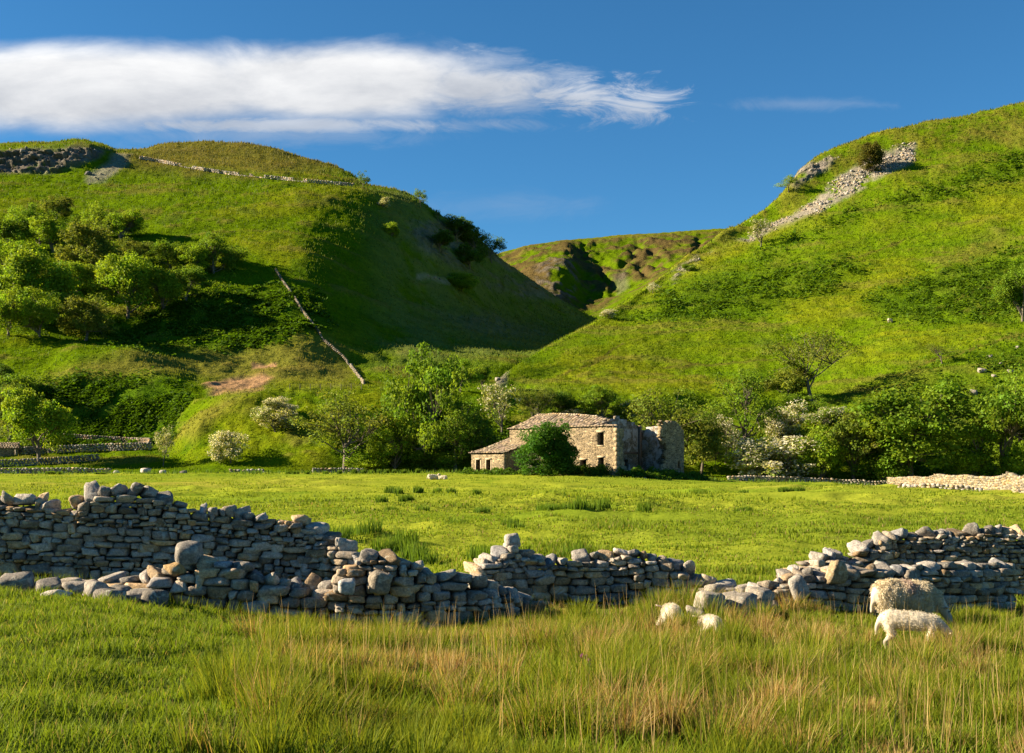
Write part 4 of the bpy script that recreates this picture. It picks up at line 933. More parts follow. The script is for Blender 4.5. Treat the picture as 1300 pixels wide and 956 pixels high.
def tree(name, label, cat, group, p, h, w, shape, colour, bloom=0.0, variant=0, sink=.015):
    tm, cm = tree_proto(shape, colour, bloom, variant)
    r = np.random.default_rng(int(abs(p[0] * 131 + p[1] * 17 + h * 7)) % 100000)
    o = empty(name, (p[0], p[1], p[2] - h * sink), r.uniform(0, 6.283)); o.scale = (w, w, h); tag(o, label, cat, group, 'thing')
    obj('trunk', tm, o); obj('crown', cm, o); return o

GL = 'trees in the wood on the left hillside'; GC = 'trees along the terrace bank'; GB = 'white blossoming thorns'; GR_ = 'trees at the foot of the right hill'; GK = 'lone trees on the left skyline'; GE = 'thorn bushes on the right hill edge'
T_ = [
 # patch, px, base py, h px, w px, name, category, shape, colour, bloom, group, label
 ('L', 20, 360, 52, 66, 'broadleaf_tree', 'tree', 'broad', 'fresh', 0, GL, 'bright green rounded tree at the left edge of the hillside wood, high up'),
 ('L', 58, 404, 86, 72, 'broadleaf_tree', 'tree', 'broad', 'fresh', 0, GL, 'largest bright yellow-green tree in the middle of the hillside wood'),
 ('L', 112, 348, 60, 66, 'broadleaf_tree', 'tree', 'broad', 'olive', 0, GL, 'olive green tree above and between the two brightest trees of the wood'),
 ('L', 161, 404, 78, 66, 'broadleaf_tree', 'tree', 'broad', 'fresh', 0, GL, 'round yellow-green tree standing forward at the right of the hillside wood'),
 ('L', 208, 396, 52, 52, 'broadleaf_tree', 'tree', 'broad', 'fresh', 0, GL, 'green tree standing just right of the round yellow-green one'),
 ('L', 108, 432, 52, 58, 'broadleaf_tree', 'tree', 'broad', 'olive', 0, GL, 'brownish olive tree at the lowest edge of the hillside wood'),
 ('L', 50, 428, 60, 46, 'broadleaf_tree', 'tree', 'tall', 'fresh', 0, GL, 'upright light green tree at the lower edge left of the olive one'),
 ('L', 10, 426, 62, 52, 'broadleaf_tree', 'tree', 'broad', 'fresh', 0, GL, 'fresh green tree at the lower left corner of the hillside wood'),
 ('L', 80, 420, 44, 44, 'broadleaf_tree', 'tree', 'broad', 'mid', 0, GL, 'mid green gap filling tree between the lowest light trees of the wood'),
 ('L', 50, 314, 50, 46, 'broadleaf_tree', 'tree', 'tall', 'mid', 0, GL, 'dark upright tree at the upper edge of the wood'),
 ('L', 68, 322, 44, 46, 'broadleaf_tree', 'tree', 'broad', 'fresh', 0, GL, 'fresh green tree right of the dark upright one in the upper wood'),
 ('L', 101, 290, 14, 22, 'shrub', 'bush', 'shrub', 'mid', 0, GL, 'small round dark bush alone at the top of the hillside wood'),
 ('L', 128, 302, 46, 38, 'broadleaf_tree', 'tree', 'tall', 'fresh', 0, GL, 'taller of the two green trees rising at the top of the wood'),
 ('L', 152, 304, 36, 44, 'broadleaf_tree', 'tree', 'broad', 'fresh', 0, GL, 'broader of the two green trees at the top of the wood'),
 ('L', 72, 278, 30, 32, 'broadleaf_tree', 'tree', 'broad', 'olive', 0, GL, 'dull olive tree highest of all at the left of the wood'),
 ('L', 12, 318, 44, 48, 'broadleaf_tree', 'tree', 'broad', 'mid', 0, GL, 'dark tree at the left edge above the bright rounded one'),
 ('L', 178, 338, 34, 44, 'broadleaf_tree', 'tree', 'broad', 'olive', 0, GL, 'low olive tree behind the round yellow-green one'),
 ('L', 216, 344, 36, 44, 'broadleaf_tree', 'tree', 'broad', 'mid', 0, GL, 'dark tree in the upper right row of the wood, left of its end'),
 ('L', 245, 350, 36, 42, 'broadleaf_tree', 'tree', 'broad', 'fresh', 0, GL, 'fresh green tree second from the right end of the wood'),
 ('L', 272, 347, 46, 46, 'broadleaf_tree', 'tree', 'broad', 'mid', 0, GL, 'dark tree ending the wood at its right side'),
 ('L', 236, 384, 42, 46, 'broadleaf_tree', 'tree', 'broad', 'mid', 0, GL, 'dark low tree at the right foot of the wood'),
 ('L', 95, 378, 44, 44, 'broadleaf_tree', 'tree', 'broad', 'fresh', 0, GL, 'fresh green tree right of the largest bright one'),
 ('L', 136, 372, 40, 44, 'broadleaf_tree', 'tree', 'broad', 'mid', 0, GL, 'dark tree left of the round yellow-green one'),
 ('L', -40, 400, 70, 70, 'broadleaf_tree', 'tree', 'broad', 'fresh', 0, GL, 'tree of the hillside wood cut by the left edge'),
 ('L', 30, 290, 26, 34, 'shrub', 'bush', 'shrub', 'fresh', 0, GL, 'green bush at the top left of the wood near the dull olive tree'),
 ('L', 292, 336, 26, 30, 'shrub', 'bush', 'shrub', 'mid', 0, GL, 'dark bush hugging the right end of the wood'),
 ('L', 22, 520, 44, 50, 'shrub', 'bush', 'shrub', 'mid', 0, None, 'green scrub bush behind the lone tree at far left'),
 ('L', 4, 500, 40, 40, 'shrub', 'bush', 'shrub', 'dark', 0, None, 'dark scrub bush at the left edge below the wood'),
 ('L', 50, 586, 98, 82, 'broadleaf_tree', 'tree', 'broad', 'fresh', 0, None, 'lone yellow-green tree beside the walls and hut at far left'),
 ('L', 10, 566, 76, 54, 'broadleaf_tree', 'tree', 'tall', 'olive', 0, None, 'olive tree behind the lone tree at the left edge'),
 ('L', 293, 588, 37, 42, 'hawthorn_tree', 'hawthorn', 'shrub', 'pale', .45, GB, 'round cream blossoming thorn alone on the left bank by the field'),
 ('L', 350, 548, 28, 44, 'hawthorn_tree', 'hawthorn', 'shrub', 'pale', .3, GB, 'lower and duller of the two thorns on the left bank'),
 ('L', 356, 524, 20, 34, 'hawthorn_tree', 'hawthorn', 'shrub', 'pale', .5, GB, 'upper and whiter of the two thorns on the left bank'),
 ('L', 207, 592, 46, 22, 'hawthorn_tree', 'hawthorn', 'thin', 'pale', .25, GB, 'thin spindly blossoming thorn at the left end of the bank'),
 ('L', 438, 600, 104, 112, 'broadleaf_tree', 'tree', 'sparse', 'olive', 0, GC, 'wide airy tree left of the tall one at the field edge'),
 ('L', 534, 601, 172, 98, 'broadleaf_tree', 'tree', 'tall', 'mid', 0, GC, 'tallest tree, rising above the terrace left of the farmhouse'),
 ('L', 500, 602, 80, 64, 'broadleaf_tree', 'tree', 'tall', 'fresh', 0, GC, 'smaller light green tree at the left foot of the tallest tree'),
 ('L', 578, 601, 92, 78, 'broadleaf_tree', 'tree', 'sparse', 'mid', 0, GC, 'dark open tree right of the tallest one'),
 ('L', 612, 598, 66, 62, 'broadleaf_tree', 'tree', 'broad', 'dark', 0, GC, 'dark tree just left of the lean-to'),
 ('L', 470, 601, 34, 60, 'shrub', 'bush', 'shrub', 'fresh', 0, GC, 'low light green bush at the foot of the airy tree'),
 ('L', 556, 602, 36, 64, 'shrub', 'bush', 'shrub', 'mid', 0, GC, 'low green bush at the foot of the tallest tree'),
 ('L', 585, 497, 42, 44, 'broadleaf_tree', 'tree', 'broad', 'fresh', 0, GC, 'small fresh green tree on the terrace behind the tallest tree'),
 ('L', 612, 494, 34, 26, 'broadleaf_tree', 'tree', 'broad', 'mid', 0, GC, 'small tree at the right end of the terrace under the hill toe'),
 ('R', 637, 552, 58, 44, 'hawthorn_tree', 'hawthorn', 'thin', 'pale', .3, GB, 'pale thin thorn on the bank above the lean-to'),
 ('R', 676, 545, 60, 50, 'broadleaf_tree', 'tree', 'sparse', 'olive', 0, GC, 'greyish thin tree behind the farmhouse roof at its left'),
 ('R', 708, 536, 42, 46, 'shrub', 'bush', 'shrub', 'dark', 0, GC, 'dark bush behind the farmhouse ridge'),
 ('R', 766, 536, 46, 66, 'broadleaf_tree', 'tree', 'broad', 'mid', 0, GC, 'dark green tree behind the right part of the farmhouse roof'),
 ('R', 737, 536, 18, 44, 'hawthorn_tree', 'hawthorn', 'shrub', 'pale', .5, GB, 'low white thorn peeping over the farmhouse roof'),
 ('R', 800, 534, 26, 34, 'hawthorn_tree', 'hawthorn', 'shrub', 'mid', .15, GB, 'small sparse flowered thorn over the broken gable'),
 ('R', 862, 600, 104, 106, 'willow_tree', 'tree', 'sparse', 'olive', 0, GR_, 'broad dull olive tree behind the broken end of the farmhouse'),
 ('R', 890, 604, 80, 70, 'broadleaf_tree', 'tree', 'broad', 'olive', 0, GR_, 'olive tree right of the farmhouse ruin at the field edge'),
 ('R', 945, 580, 108, 92, 'broadleaf_tree', 'tree', 'sparse', 'mid', 0, GR_, 'dark open tree behind the blossoming thorns'),
 ('R', 1030, 508, 92, 112, 'bare_tree', 'tree', 'bare', 'olive', 0, GR_, 'thinly leaved tree with bare dark limbs on the terrace'),
 ('R', 1000, 505, 46, 60, 'shrub', 'bush', 'shrub', 'olive', 0, GR_, 'olive bush under the bare limbed tree'),
 ('R', 921, 588, 54, 40, 'hawthorn_tree', 'hawthorn', 'thin', 'pale', .6, GB, 'white thorn above the field, leftmost of the right hand group'),
 ('R', 992, 562, 48, 48, 'hawthorn_tree', 'hawthorn', 'shrub', 'pale', .65, GB, 'white thorn highest in the right hand group'),
 ('R', 983, 612, 54, 84, 'hawthorn_tree', 'hawthorn', 'shrub', 'pale', .6, GB, 'largest white blossoming thorn, standing by the field wall'),
 ('R', 1045, 545, 26, 54, 'hawthorn_tree', 'hawthorn', 'shrub', 'mid', .35, GB, 'partly flowering thorn right of the highest white one'),
 ('R', 1040, 612, 70, 66, 'shrub', 'bush', 'shrub', 'fresh', 0, GR_, 'light green bush right of the largest thorn'),
 ('R', 1022, 530, 30, 60, 'shrub', 'bush', 'shrub', 'mid', 0, GR_, 'green bush on the bank above the white thorns'),
 ('R', 1085, 612, 88, 78, 'broadleaf_tree', 'tree', 'broad', 'olive', 0, GR_, 'olive green tree leaning on the big dark tree at the right'),
 ('R', 1158, 614, 128, 148, 'broadleaf_tree', 'tree', 'broad', 'mid', 0, GR_, 'largest dark rounded tree behind the pale wall at the right'),
 ('R', 1120, 616, 62, 70, 'shrub', 'bush', 'shrub', 'mid', 0, GR_, 'green bush at the left foot of the largest rounded tree'),
 ('R', 1275, 610, 138, 104, 'broadleaf_tree', 'tree', 'broad', 'mid', 0, GR_, 'tall green tree behind the pale wall at the right edge'),
 ('R', 1232, 612, 52, 56, 'shrub', 'bush', 'shrub', 'fresh', 0, GR_, 'light green bush between the two big trees at the right'),
 ('R', 1296, 612, 60, 50, 'shrub', 'bush', 'shrub', 'fresh', 0, GR_, 'light bush at the foot of the tree at the right edge'),
 ('R', 1360, 606, 120, 110, 'broadleaf_tree', 'tree', 'broad', 'mid', 0, GR_, 'tree beyond the right edge of the view'),
 ('R', 1196, 462, 26, 40, 'broadleaf_tree', 'tree', 'bare', 'olive', 0, GR_, 'small scrubby tree on the bank left of the hillside boulders'),
 ('R', 1298, 408, 70, 54, 'broadleaf_tree', 'tree', 'broad', 'mid', 0, GR_, 'dark tree alone on the hillside at the right edge'),
 ('R', 1280, 385, 30, 36, 'shrub', 'bush', 'shrub', 'mid', 0, GR_, 'bush on the slope beside the lone hillside tree at right'),
 ('L', 461, 238, 20, 18, 'small_tree', 'tree', 'thin', 'mid', 0, GK, 'tiny tree standing where the back crest meets the left skyline'),
 ('L', 534, 263, 22, 18, 'small_tree', 'tree', 'thin', 'mid', 0, GK, 'pale lone tree leaning on the left skyline right of the crest dip'),
 ('L', 556, 280, 13, 9, 'small_tree', 'tree', 'thin', 'dark', 0, GK, 'smallest lone tree on the falling left skyline'),
 ('L', 580, 306, 32, 40, 'small_tree', 'tree', 'broad', 'dark', 0, GK, 'dark wide tree on the steep part of the left skyline'),
 ('L', 602, 322, 36, 38, 'small_tree', 'tree', 'broad', 'dark', 0, GK, 'dark tree right below the wide one on the left skyline'),
 ('L', 624, 334, 34, 34, 'small_tree', 'tree', 'thin', 'dark', 0, GK, 'last dark tree on the left skyline above the cliff'),
 ('L', 596, 342, 34, 40, 'small_tree', 'tree', 'broad', 'dark', 0, GK, 'dark tree on the shaded flank below the skyline trees'),
 ('L', 558, 318, 26, 34, 'small_tree', 'tree', 'broad', 'dark', 0, GK, 'dark bush like tree on the shaded flank left of the cliff'),
 ('L', 486, 263, 11, 14, 'hawthorn_tree', 'hawthorn', 'shrub', 'pale', .4, GB, 'tiny pale thorn near the top of the shaded flank'),
 ('L', 497, 300, 18, 20, 'small_tree', 'tree', 'shrub', 'fresh', 0, GK, 'small sunlit bush on the shaded flank below the tiny thorn'),
 ('L', 586, 370, 24, 40, 'small_tree', 'tree', 'bush', 'fresh', 0, None, 'bright sunlit rounded bush on the dark flank of the left hill'),
 ('R', 1001, 244, 20, 22, 'small_tree', 'tree', 'thin', 'fresh', 0, GE, 'pale tree standing out against the sky on the right hill edge'),
 ('R', 966, 313, 30, 28, 'hawthorn_tree', 'hawthorn', 'thin', 'pale', .3, GE, 'thin thorn tree at the lower tip of the grey scree'),
 ('R', 1103, 219, 36, 33, 'yew_tree', 'tree', 'bush', 'yew', 0, None, 'round dark evergreen bush standing in the grey scree'),
 ('R', 829, 372, 13, 14, 'hawthorn_tree', 'hawthorn', 'thin', 'pale', .6, GE, 'pale thorn higher on the right edge of the gill'),
 ('R', 772, 404, 12, 18, 'hawthorn_tree', 'hawthorn', 'shrub', 'pale', .6, GE, 'white thorn lower on the right edge of the gill'),
 ('R', 875, 345, 10, 16, 'small_tree', 'tree', 'shrub', 'mid', 0, GE, 'small green bush among pale rocks on the right edge of the gill'),
]
for i, (pt, px, by, h, w, nm, cat, shp, colr, bloom, grp, lb) in enumerate(T_):
    p = (PL if pt == 'L' else PR).at(px, by); k = p[1] / F
    gw = 1.34 if grp == GL else (1.25 if bloom > .2 else 1.14)
    tree(nm, lb, cat, grp, p, h * k * (1.2 if grp == GL else (1.15 if bloom > .2 else 1.06)), w * k * gw, shp, colr, bloom, i % 3, .10 if grp == GL else (.05 if shp in ('broad', 'tall', 'shrub') else .015))
q = pix(690, 603, 153.5); q[2] = float(ground_z(q[0], q[1])); k = q[1] / F
tree('elder_bush', 'dense dark green bush growing against the front of the farmhouse', 'bush', None, q, 72 * k, 86 * k, 'bush', 'deep', 0, 1, .06)

# ------------------------------------------------------------------ grass, rushes, bracken (uncountable growth)
def blades(name, label, pos, h, w, lean, bend, cbase, ctip, seed, segs=3, mat=None, kindname='grass', head=None):
    r = np.random.default_rng(seed); n = len(pos); a = r.uniform(0, 2 * np.pi, n) if head is None else head; dirv = np.stack([np.cos(a), np.sin(a), np.zeros(n)], 1) * lean[:, None]
    dirv[:, 0] += .12 * lean  # a light breeze from the left
    s = r.uniform(0, 2 * np.pi, n); side = np.stack([np.cos(s), np.sin(s), np.zeros(n)], 1)
    V = np.empty((n, segs + 1, 2, 3), np.float32); Cc = np.empty((n, segs + 1, 2, 3), np.float32)
    for k in range(segs + 1):
        t = k / segs; p = pos + np.array((0, 0, 1)) * (h * (t - .18 * bend * t * t))[:, None] + dirv * (h * (t * .35 + bend * t * t))[:, None]
        ww = (w * (1 - t) ** .75 * .5 + w * .03)[:, None]; V[:, k, 0] = p - side * ww; V[:, k, 1] = p + side * ww
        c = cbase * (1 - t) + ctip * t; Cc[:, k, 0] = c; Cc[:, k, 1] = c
    m = (segs + 1) * 2; b = np.arange(n)[:, None] * m
    f = np.concatenate([np.stack([b[:, 0] + 2 * k, b[:, 0] + 2 * k + 1, b[:, 0] + 2 * k + 3, b[:, 0] + 2 * k + 2], 1) for k in range(segs)])
    o = obj(name, mesh_np(name, V.reshape(-1, 3), f, Cc.reshape(-1, 3), mat or M_GRASS)); tag(o, label, kindname, kind='stuff'); return o

def fan_points(r, n, u0, u1, y0, y1, power=1.0):
    y = (r.random(n) * (y1 ** power - y0 ** power) + y0 ** power) ** (1 / power); u = r.uniform(u0, u1, n); return (u - CX) / F * y, y, u

G_LUSH = np.array((.098, .160, .009)); G_YB = np.array((.185, .232, .018)); STRAW = np.array((.46, .33, .14)); RUSSET = np.array((.34, .18, .07)); RUSH = np.array((.060, .115, .010))
# footprint of the near walls, so that nothing grows through them
WALLS = [w for w in bpy.data.objects if w.name.startswith('stonework')]
_mask = np.zeros((220, 160), bool)           # x from -22 to 22, y from 12 to 28, 0.2 x 0.1 m
for w in WALLS:
    o = np.array(w.parent.location); a_ = np.empty(len(w.data.vertices) * 3, np.float32); w.data.vertices.foreach_get('co', a_); a_ = a_.reshape(-1, 3) + o
    ix = ((a_[:, 0] + 22) / .2).astype(int); iy = ((a_[:, 1] - 12) / .1).astype(int); ok = (ix >= 0) & (ix < 220) & (iy >= 0) & (iy < 160); _mask[ix[ok], iy[ok]] = True
def in_wall(x, y):
    ix = np.clip(((x + 22) / .2).astype(int), 0, 219); iy = np.clip(((y - 12) / .1).astype(int), 0, 159); return _mask[ix, iy]

def rushiness(x, y, u):
    """0 in the grazed turf at the left, 1 in the rushes"""
    b = smooth(250, 390, u + 40 * perlin(x * .5, y * .4) + (y - 13) * -9); return b
def build_near():
    r = np.random.default_rng(501)
    # grazed turf: short leafy blades
    x, y, u = fan_points(r, 230000, -330, 1630, 4.6, 19.6, 1.0); rs = rushiness(x, y, u)
    keep = (r.random(len(x)) > rs * .45) & ~in_wall(x, y); x, y, u, rs = x[keep], y[keep], u[keep], rs[keep]
    tuft = fbm(x * 1.3, y * 1.3, 3); n = len(x)
    h = (.05 + .10 * smooth(-.2, .6, tuft) + .03 * rs) * r.uniform(.6, 1.5, n); w = r.uniform(.005, .011, n) * (.7 + y / 22)
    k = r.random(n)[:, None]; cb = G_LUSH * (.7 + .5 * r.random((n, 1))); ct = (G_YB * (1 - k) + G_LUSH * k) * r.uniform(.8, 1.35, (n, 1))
    dry = r.random(n) < .07; ct[dry] = STRAW * r.uniform(.6, 1.1, (dry.sum(), 1))
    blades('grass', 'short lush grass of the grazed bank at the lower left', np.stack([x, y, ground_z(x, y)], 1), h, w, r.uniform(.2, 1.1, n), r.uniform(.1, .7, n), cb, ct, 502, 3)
    # rush clumps
    nc = 1150; cx, cy, cu = fan_points(r, nc, 180, 1640, 7.0, 20.5, 1.0); keep = r.random(nc) < rushiness(cx, cy, cu) * 1.15; cx, cy, cu = cx[keep], cy[keep], cu[keep]
    ex = np.array([(650, 16.6), (668, 16.8), (640, 16.2), (700, 16.9), (720, 16.5), (800, 17), (845, 20.3), (835, 20.0), (855, 20.5), (890, 20.6), (870, 20.2), (990, 17.6), (1010, 17.9), (960, 17.5), (1195, 15.2), (1180, 15), (1215, 15.1), (545, 17.6), (500, 17.3), (420, 17.2), (390, 17)])
    cx = np.concatenate([cx, (ex[:, 0] - CX) / F * ex[:, 1]]); cy = np.concatenate([cy, ex[:, 1]]); cu = np.concatenate([cu, ex[:, 0]])
    per = r.integers(90, 190, len(cx)); idx = np.repeat(np.arange(len(cx)), per); n = len(idx); rad = r.uniform(.10, .24, len(cx))[idx]
    a = r.uniform(0, 6.283, n); q = np.sqrt(r.random(n)) * rad; x = cx[idx] + q * np.cos(a); y = cy[idx] + q * np.sin(a); keep = ~in_wall(x, y); x, y, idx, a, q = x[keep], y[keep], idx[keep], a[keep], q[keep]; n = len(x); out_ = q / .24
    # clump height and dryness drift over the ground
    hc = (.20 + .28 * smooth(-.35, .5, fbm(cx * .45, cy * .6, 2))) * r.uniform(.6, 1.35, len(cx)) * (1 - .25 * smooth(1040, 1140, cu) * smooth(15.5, 14, cy)) * (.8 + .2 * smooth(8, 13, cy)) * (1 - smooth(15.2, 17.2, cy) * np.where(cu < 625, .5, .22) * (1 - np.isin(cu, ex[:12, 0])))
    dc = 1.1 * smooth(-.05, .35, fbm(cx * .55 + 9, cy * .7, 2) + r.normal(scale=.12, size=len(cx))); dc = np.maximum(dc, .95 * np.exp(-((cu - 655) / 45) ** 2 - ((cy - 16.7) / 1.0) ** 2)); dc = np.maximum(dc, .9 * np.exp(-((cu - 985) / 60) ** 2 - ((cy - 17.2) / 1.4) ** 2)); dc = np.maximum(dc, .85 * np.exp(-((cu - 1195) / 40) ** 2 - ((cy - 15) / 1.0) ** 2))
    wet = np.exp(-((cu - 850) / 50) ** 2 - ((cy - 20.3) / .9) ** 2); wet = np.maximum(wet, smooth(1080, 1200, cu) * smooth(15.6, 17, cy)); dc = dc * (1 - .95 * wet)
    h = hc[idx] * r.uniform(.55, 1.15, n); w = r.uniform(.0045, .009, n) * (.7 + y / 24)
    d = dc[idx] > r.random(n) * 1.25; k = r.random((n, 1)); green = RUSH * (1 - k) + G_YB * .9 * k; cb = green * r.uniform(.6, 1.1, (n, 1)); ct = green * r.uniform(.9, 1.5, (n, 1)) * np.array((1.25, 1.05, .9))
    tan = np.where(r.random((n, 1)) < .35, RUSSET, STRAW) * r.uniform(.55, 1.15, (n, 1)); cb[d] = cb[d] * .35 + tan[d] * .55; ct[d] = tan[d]
    blades('rushes', 'tall rushes and straw coloured grass before the broken walls', np.stack([x, y, ground_z(x, y)], 1), h, w, (.15 + .75 * out_) * r.uniform(.5, 1.3, n), r.uniform(.15, .75, n), cb, ct, 503, 4, None, 'rushes', a + r.normal(scale=.6, size=n))
    # seed stalks standing clear of the rest
    x, y, u = fan_points(r, 2600, 250, 1640, 7.5, 20.0); keep = (r.random(len(x)) < rushiness(x, y, u) * smooth(-.3, .3, fbm(x * .5 + 9, y * .6, 2)) ** .7) & ~in_wall(x, y); x, y = x[keep], y[keep]; n = len(x)
    c = STRAW * r.uniform(.7, 1.2, (n, 1)); blades('seed_stalks', 'pale dry grass stalks standing above the rushes', np.stack([x, y, ground_z(x, y)], 1), r.uniform(.32, .68, n), r.uniform(.005, .008, n), r.uniform(.05, .4, n), r.uniform(0, .4, n), c * .7, c, 504, 4)
    # nettles and weeds along the wall feet, thistle heads
    x, y, u = fan_points(r, 60000, -300, 1600, 17.2, 26.5); ix = in_wall(x, y); near = np.zeros(len(x), bool)
    for dx, dy in ((.35, 0), (-.35, 0), (0, .35), (0, -.35)): near |= in_wall(x + dx, y + dy)
    keep = near & ~ix; x, y = x[keep], y[keep]; n = len(x); k = r.random((n, 1)); c = (G_LUSH * k + G_YB * (1 - k)) * r.uniform(.6, 1.2, (n, 1))
    blades('grass', 'rank grass growing along the feet of the walls', np.stack([x, y, ground_z(x, y)], 1), r.uniform(.08, .26, n), r.uniform(.008, .014, n), r.uniform(.1, .8, n), r.uniform(.1, .6, n), c * .7, c, 505, 3)
build_near()

def build_field():
    r = np.random.default_rng(520)
    x, y, u = fan_points(r, 210000, -340, 1640, 22.3, 75, .35); keep = ~in_wall(x, np.minimum(y, 27.9)) | (y > 27.5); x, y = x[keep], y[keep]; n = len(x)
    t = fbm(x * .35, y * .5, 3); big = smooth(.1, .5, fbm(x * .13 + 4, y * .2, 3)); h = (.05 + .09 * smooth(-.1, .6, t) + .10 * big) * r.uniform(.6, 1.4, n); w = .010 + .00075 * y * r.uniform(.6, 1.4, n)
    k = r.random((n, 1)); c = (G_YB * k + G_LUSH * (1 - k)); c = c * 1.12; c = c * (1 - .4 * big[:, None]) + np.array((.06, .10, .012)) * .4 * big[:, None]; dry = r.random(n) < .05; c[dry] = STRAW * .6
    blades('grass', 'short pasture grass behind the broken walls', np.stack([x, y, ground_z(x, y)], 1), h, w, r.uniform(.1, .9, n), r.uniform(.1, .5, n), c * .75, c * r.uniform(.85, 1.3, (n, 1)), 521, 2)
    x, y, u = fan_points(r, 150000, -340, 1640, 70, 200, .35); n = len(x); t = fbm(x * .12, y * .25, 3)
    k = r.random((n, 1)) ** .6; c = (G_YB * k + G_LUSH * (1 - k)) * 1.15; keep = smooth(-.35, .3, t) > r.random(n) * .9; x, y, c, t = x[keep], y[keep], c[keep], t[keep]; n = len(x)
    blades('grass', 'far pasture grass reaching to the farmhouse', np.stack([x, y, ground_z(x, y)], 1), (.07 + .16 * smooth(0, .5, t)) * r.uniform(.6, 1.5, n), r.uniform(.05, .12, n), r.uniform(.1, .8, n), r.uniform(.1, .4, n), c * .8, c * r.uniform(.85, 1.25, (n, 1)), 522, 2)
    # clumps of rushes in the pasture
    sp = [(435, 33, .5, 3), (450, 36, .5, 3), (425, 38, .4, 3), (700, 62, .55, 3), (715, 64, .5, 3), (755, 55, .6, 3), (762, 56, .55, 3), (745, 57, .5, 3), (510, 88, .5, 6), (535, 90, .45, 5), (600, 30, .4, 4), (615, 31, .45, 4), (480, 180, .7, 7), (500, 181, .7, 7), (395, 178, .6, 5), (360, 178, .5, 5), (505, 70, .4, 3), (640, 45, .3, 4), (560, 60, .3, 4), (930, 62, .4, 3), (905, 90, .4, 4), (1000, 88, .4, 4), (120, 176, .4, 4), (66, 180, .5, 2)]
    P_, H_, W_ = [], [], []
    for (u0, y0, hh, sz) in sp:
        for _ in range(4):
            k = 130; yy = y0 + r.normal(scale=.7 * sz / 3); xx = (u0 - CX) / F * y0 + r.normal(scale=.35 * sz); a = r.uniform(0, 6.283, k); q = np.sqrt(r.random(k)) * .38
            X_ = xx + q * np.cos(a); Y_ = yy + q * np.sin(a); P_.append(np.stack([X_, Y_, ground_z(X_, Y_)], 1)); H_.append(hh * r.uniform(.5, 1.2, k)); W_.append(np.full(k, .008 + .0006 * y0))
    P_ = np.concatenate(P_); H_ = np.concatenate(H_); W_ = np.concatenate(W_); n = len(P_); k = r.random((n, 1)); c = RUSH * (.8 + .7 * k)
    blades('rushes', 'dark clumps of rushes scattered over the pasture', P_, H_, W_, r.uniform(.1, .6, n), r.uniform(.05, .4, n), c * .9, c * (1.5, 1.3, 1.1), 524, 3, None, 'rushes')
build_field()

def leaf_stuff(name, label, P_, size, col, seed, up=.8, cat='bracken', lift=.5):
    r = np.random.default_rng(seed); n = len(P_); nn = r.normal(size=(n, 3)) * .7; nn[:, 2] = np.abs(nn[:, 2]) + up; nn /= np.linalg.norm(nn, axis=1, keepdims=True)
    t = np.cross(nn, r.normal(size=(n, 3))); t /= np.linalg.norm(t, axis=1, keepdims=True); b = np.cross(nn, t); s = size[:, None]
    c0 = P_ + np.array((0, 0, 1)) * (size * lift)[:, None]
    V = np.stack([c0 - t * s * .6, c0 + b * s * .4, c0 + t * s * .6, c0 - b * s * .4], 1).reshape(-1, 3)
    tag(obj(name, mesh_np(name, V, np.arange(4 * n).reshape(-1, 4), np.repeat(col, 4, 0), M_LEAF)), label, cat, kind='stuff')

def hill_growth(p, seed, where, n_grass, n_bracken, bc=(.058, .122, .005)):
    r = np.random.default_rng(seed)
    vis = np.where(p.T < p.nrows - .6, 1.0, 0.0) * np.where((p.U > -260) & (p.U < 1560), 1, 0)
    W = vis * (1 - np.clip(p.rk, 0, 1)) / p.Y ** 1.6
    pts, i, j = p.scatter(n_grass, W, r); c = p.C[i, j]; n = len(pts); k = p.Y[i, j] / 300
    blades('hill_grass', 'rough grass tussocks over the %s hill' % where, pts, r.uniform(.25, .7, n) * k, r.uniform(.14, .34, n) * k, r.uniform(.1, .7, n), r.uniform(.1, .5, n), np.clip(c * .9, 0, 1), np.clip(c * r.uniform(.85, 1.35, (n, 1)), 0, 1), seed + 1, 1)
    pts, i, j = p.scatter(n_bracken, vis * np.clip(p.br, 0, 1) ** 1.3 * smooth(-.3, .35, fbm(p.X * .16, p.Y * .12, 3)) / p.Y ** 1.4, r); n = len(pts); k = p.Y[i, j] / 300
    col = np.array(bc) * r.uniform(.7, 1.35, (n, 1)); pts[:, 2] += r.uniform(0, .9, n) * smooth(-.3, .4, fbm(pts[:, 0] * .2, pts[:, 1] * .15, 2))
    leaf_stuff('bracken', 'dark green bracken beds on the %s hill' % where, pts, r.uniform(.4, .95, n) * k, col, seed + 2)
hill_growth(PL, 540, 'left', 90000, 45000); hill_growth(PR, 550, 'right', 80000, 30000, (.072, .138, .006))

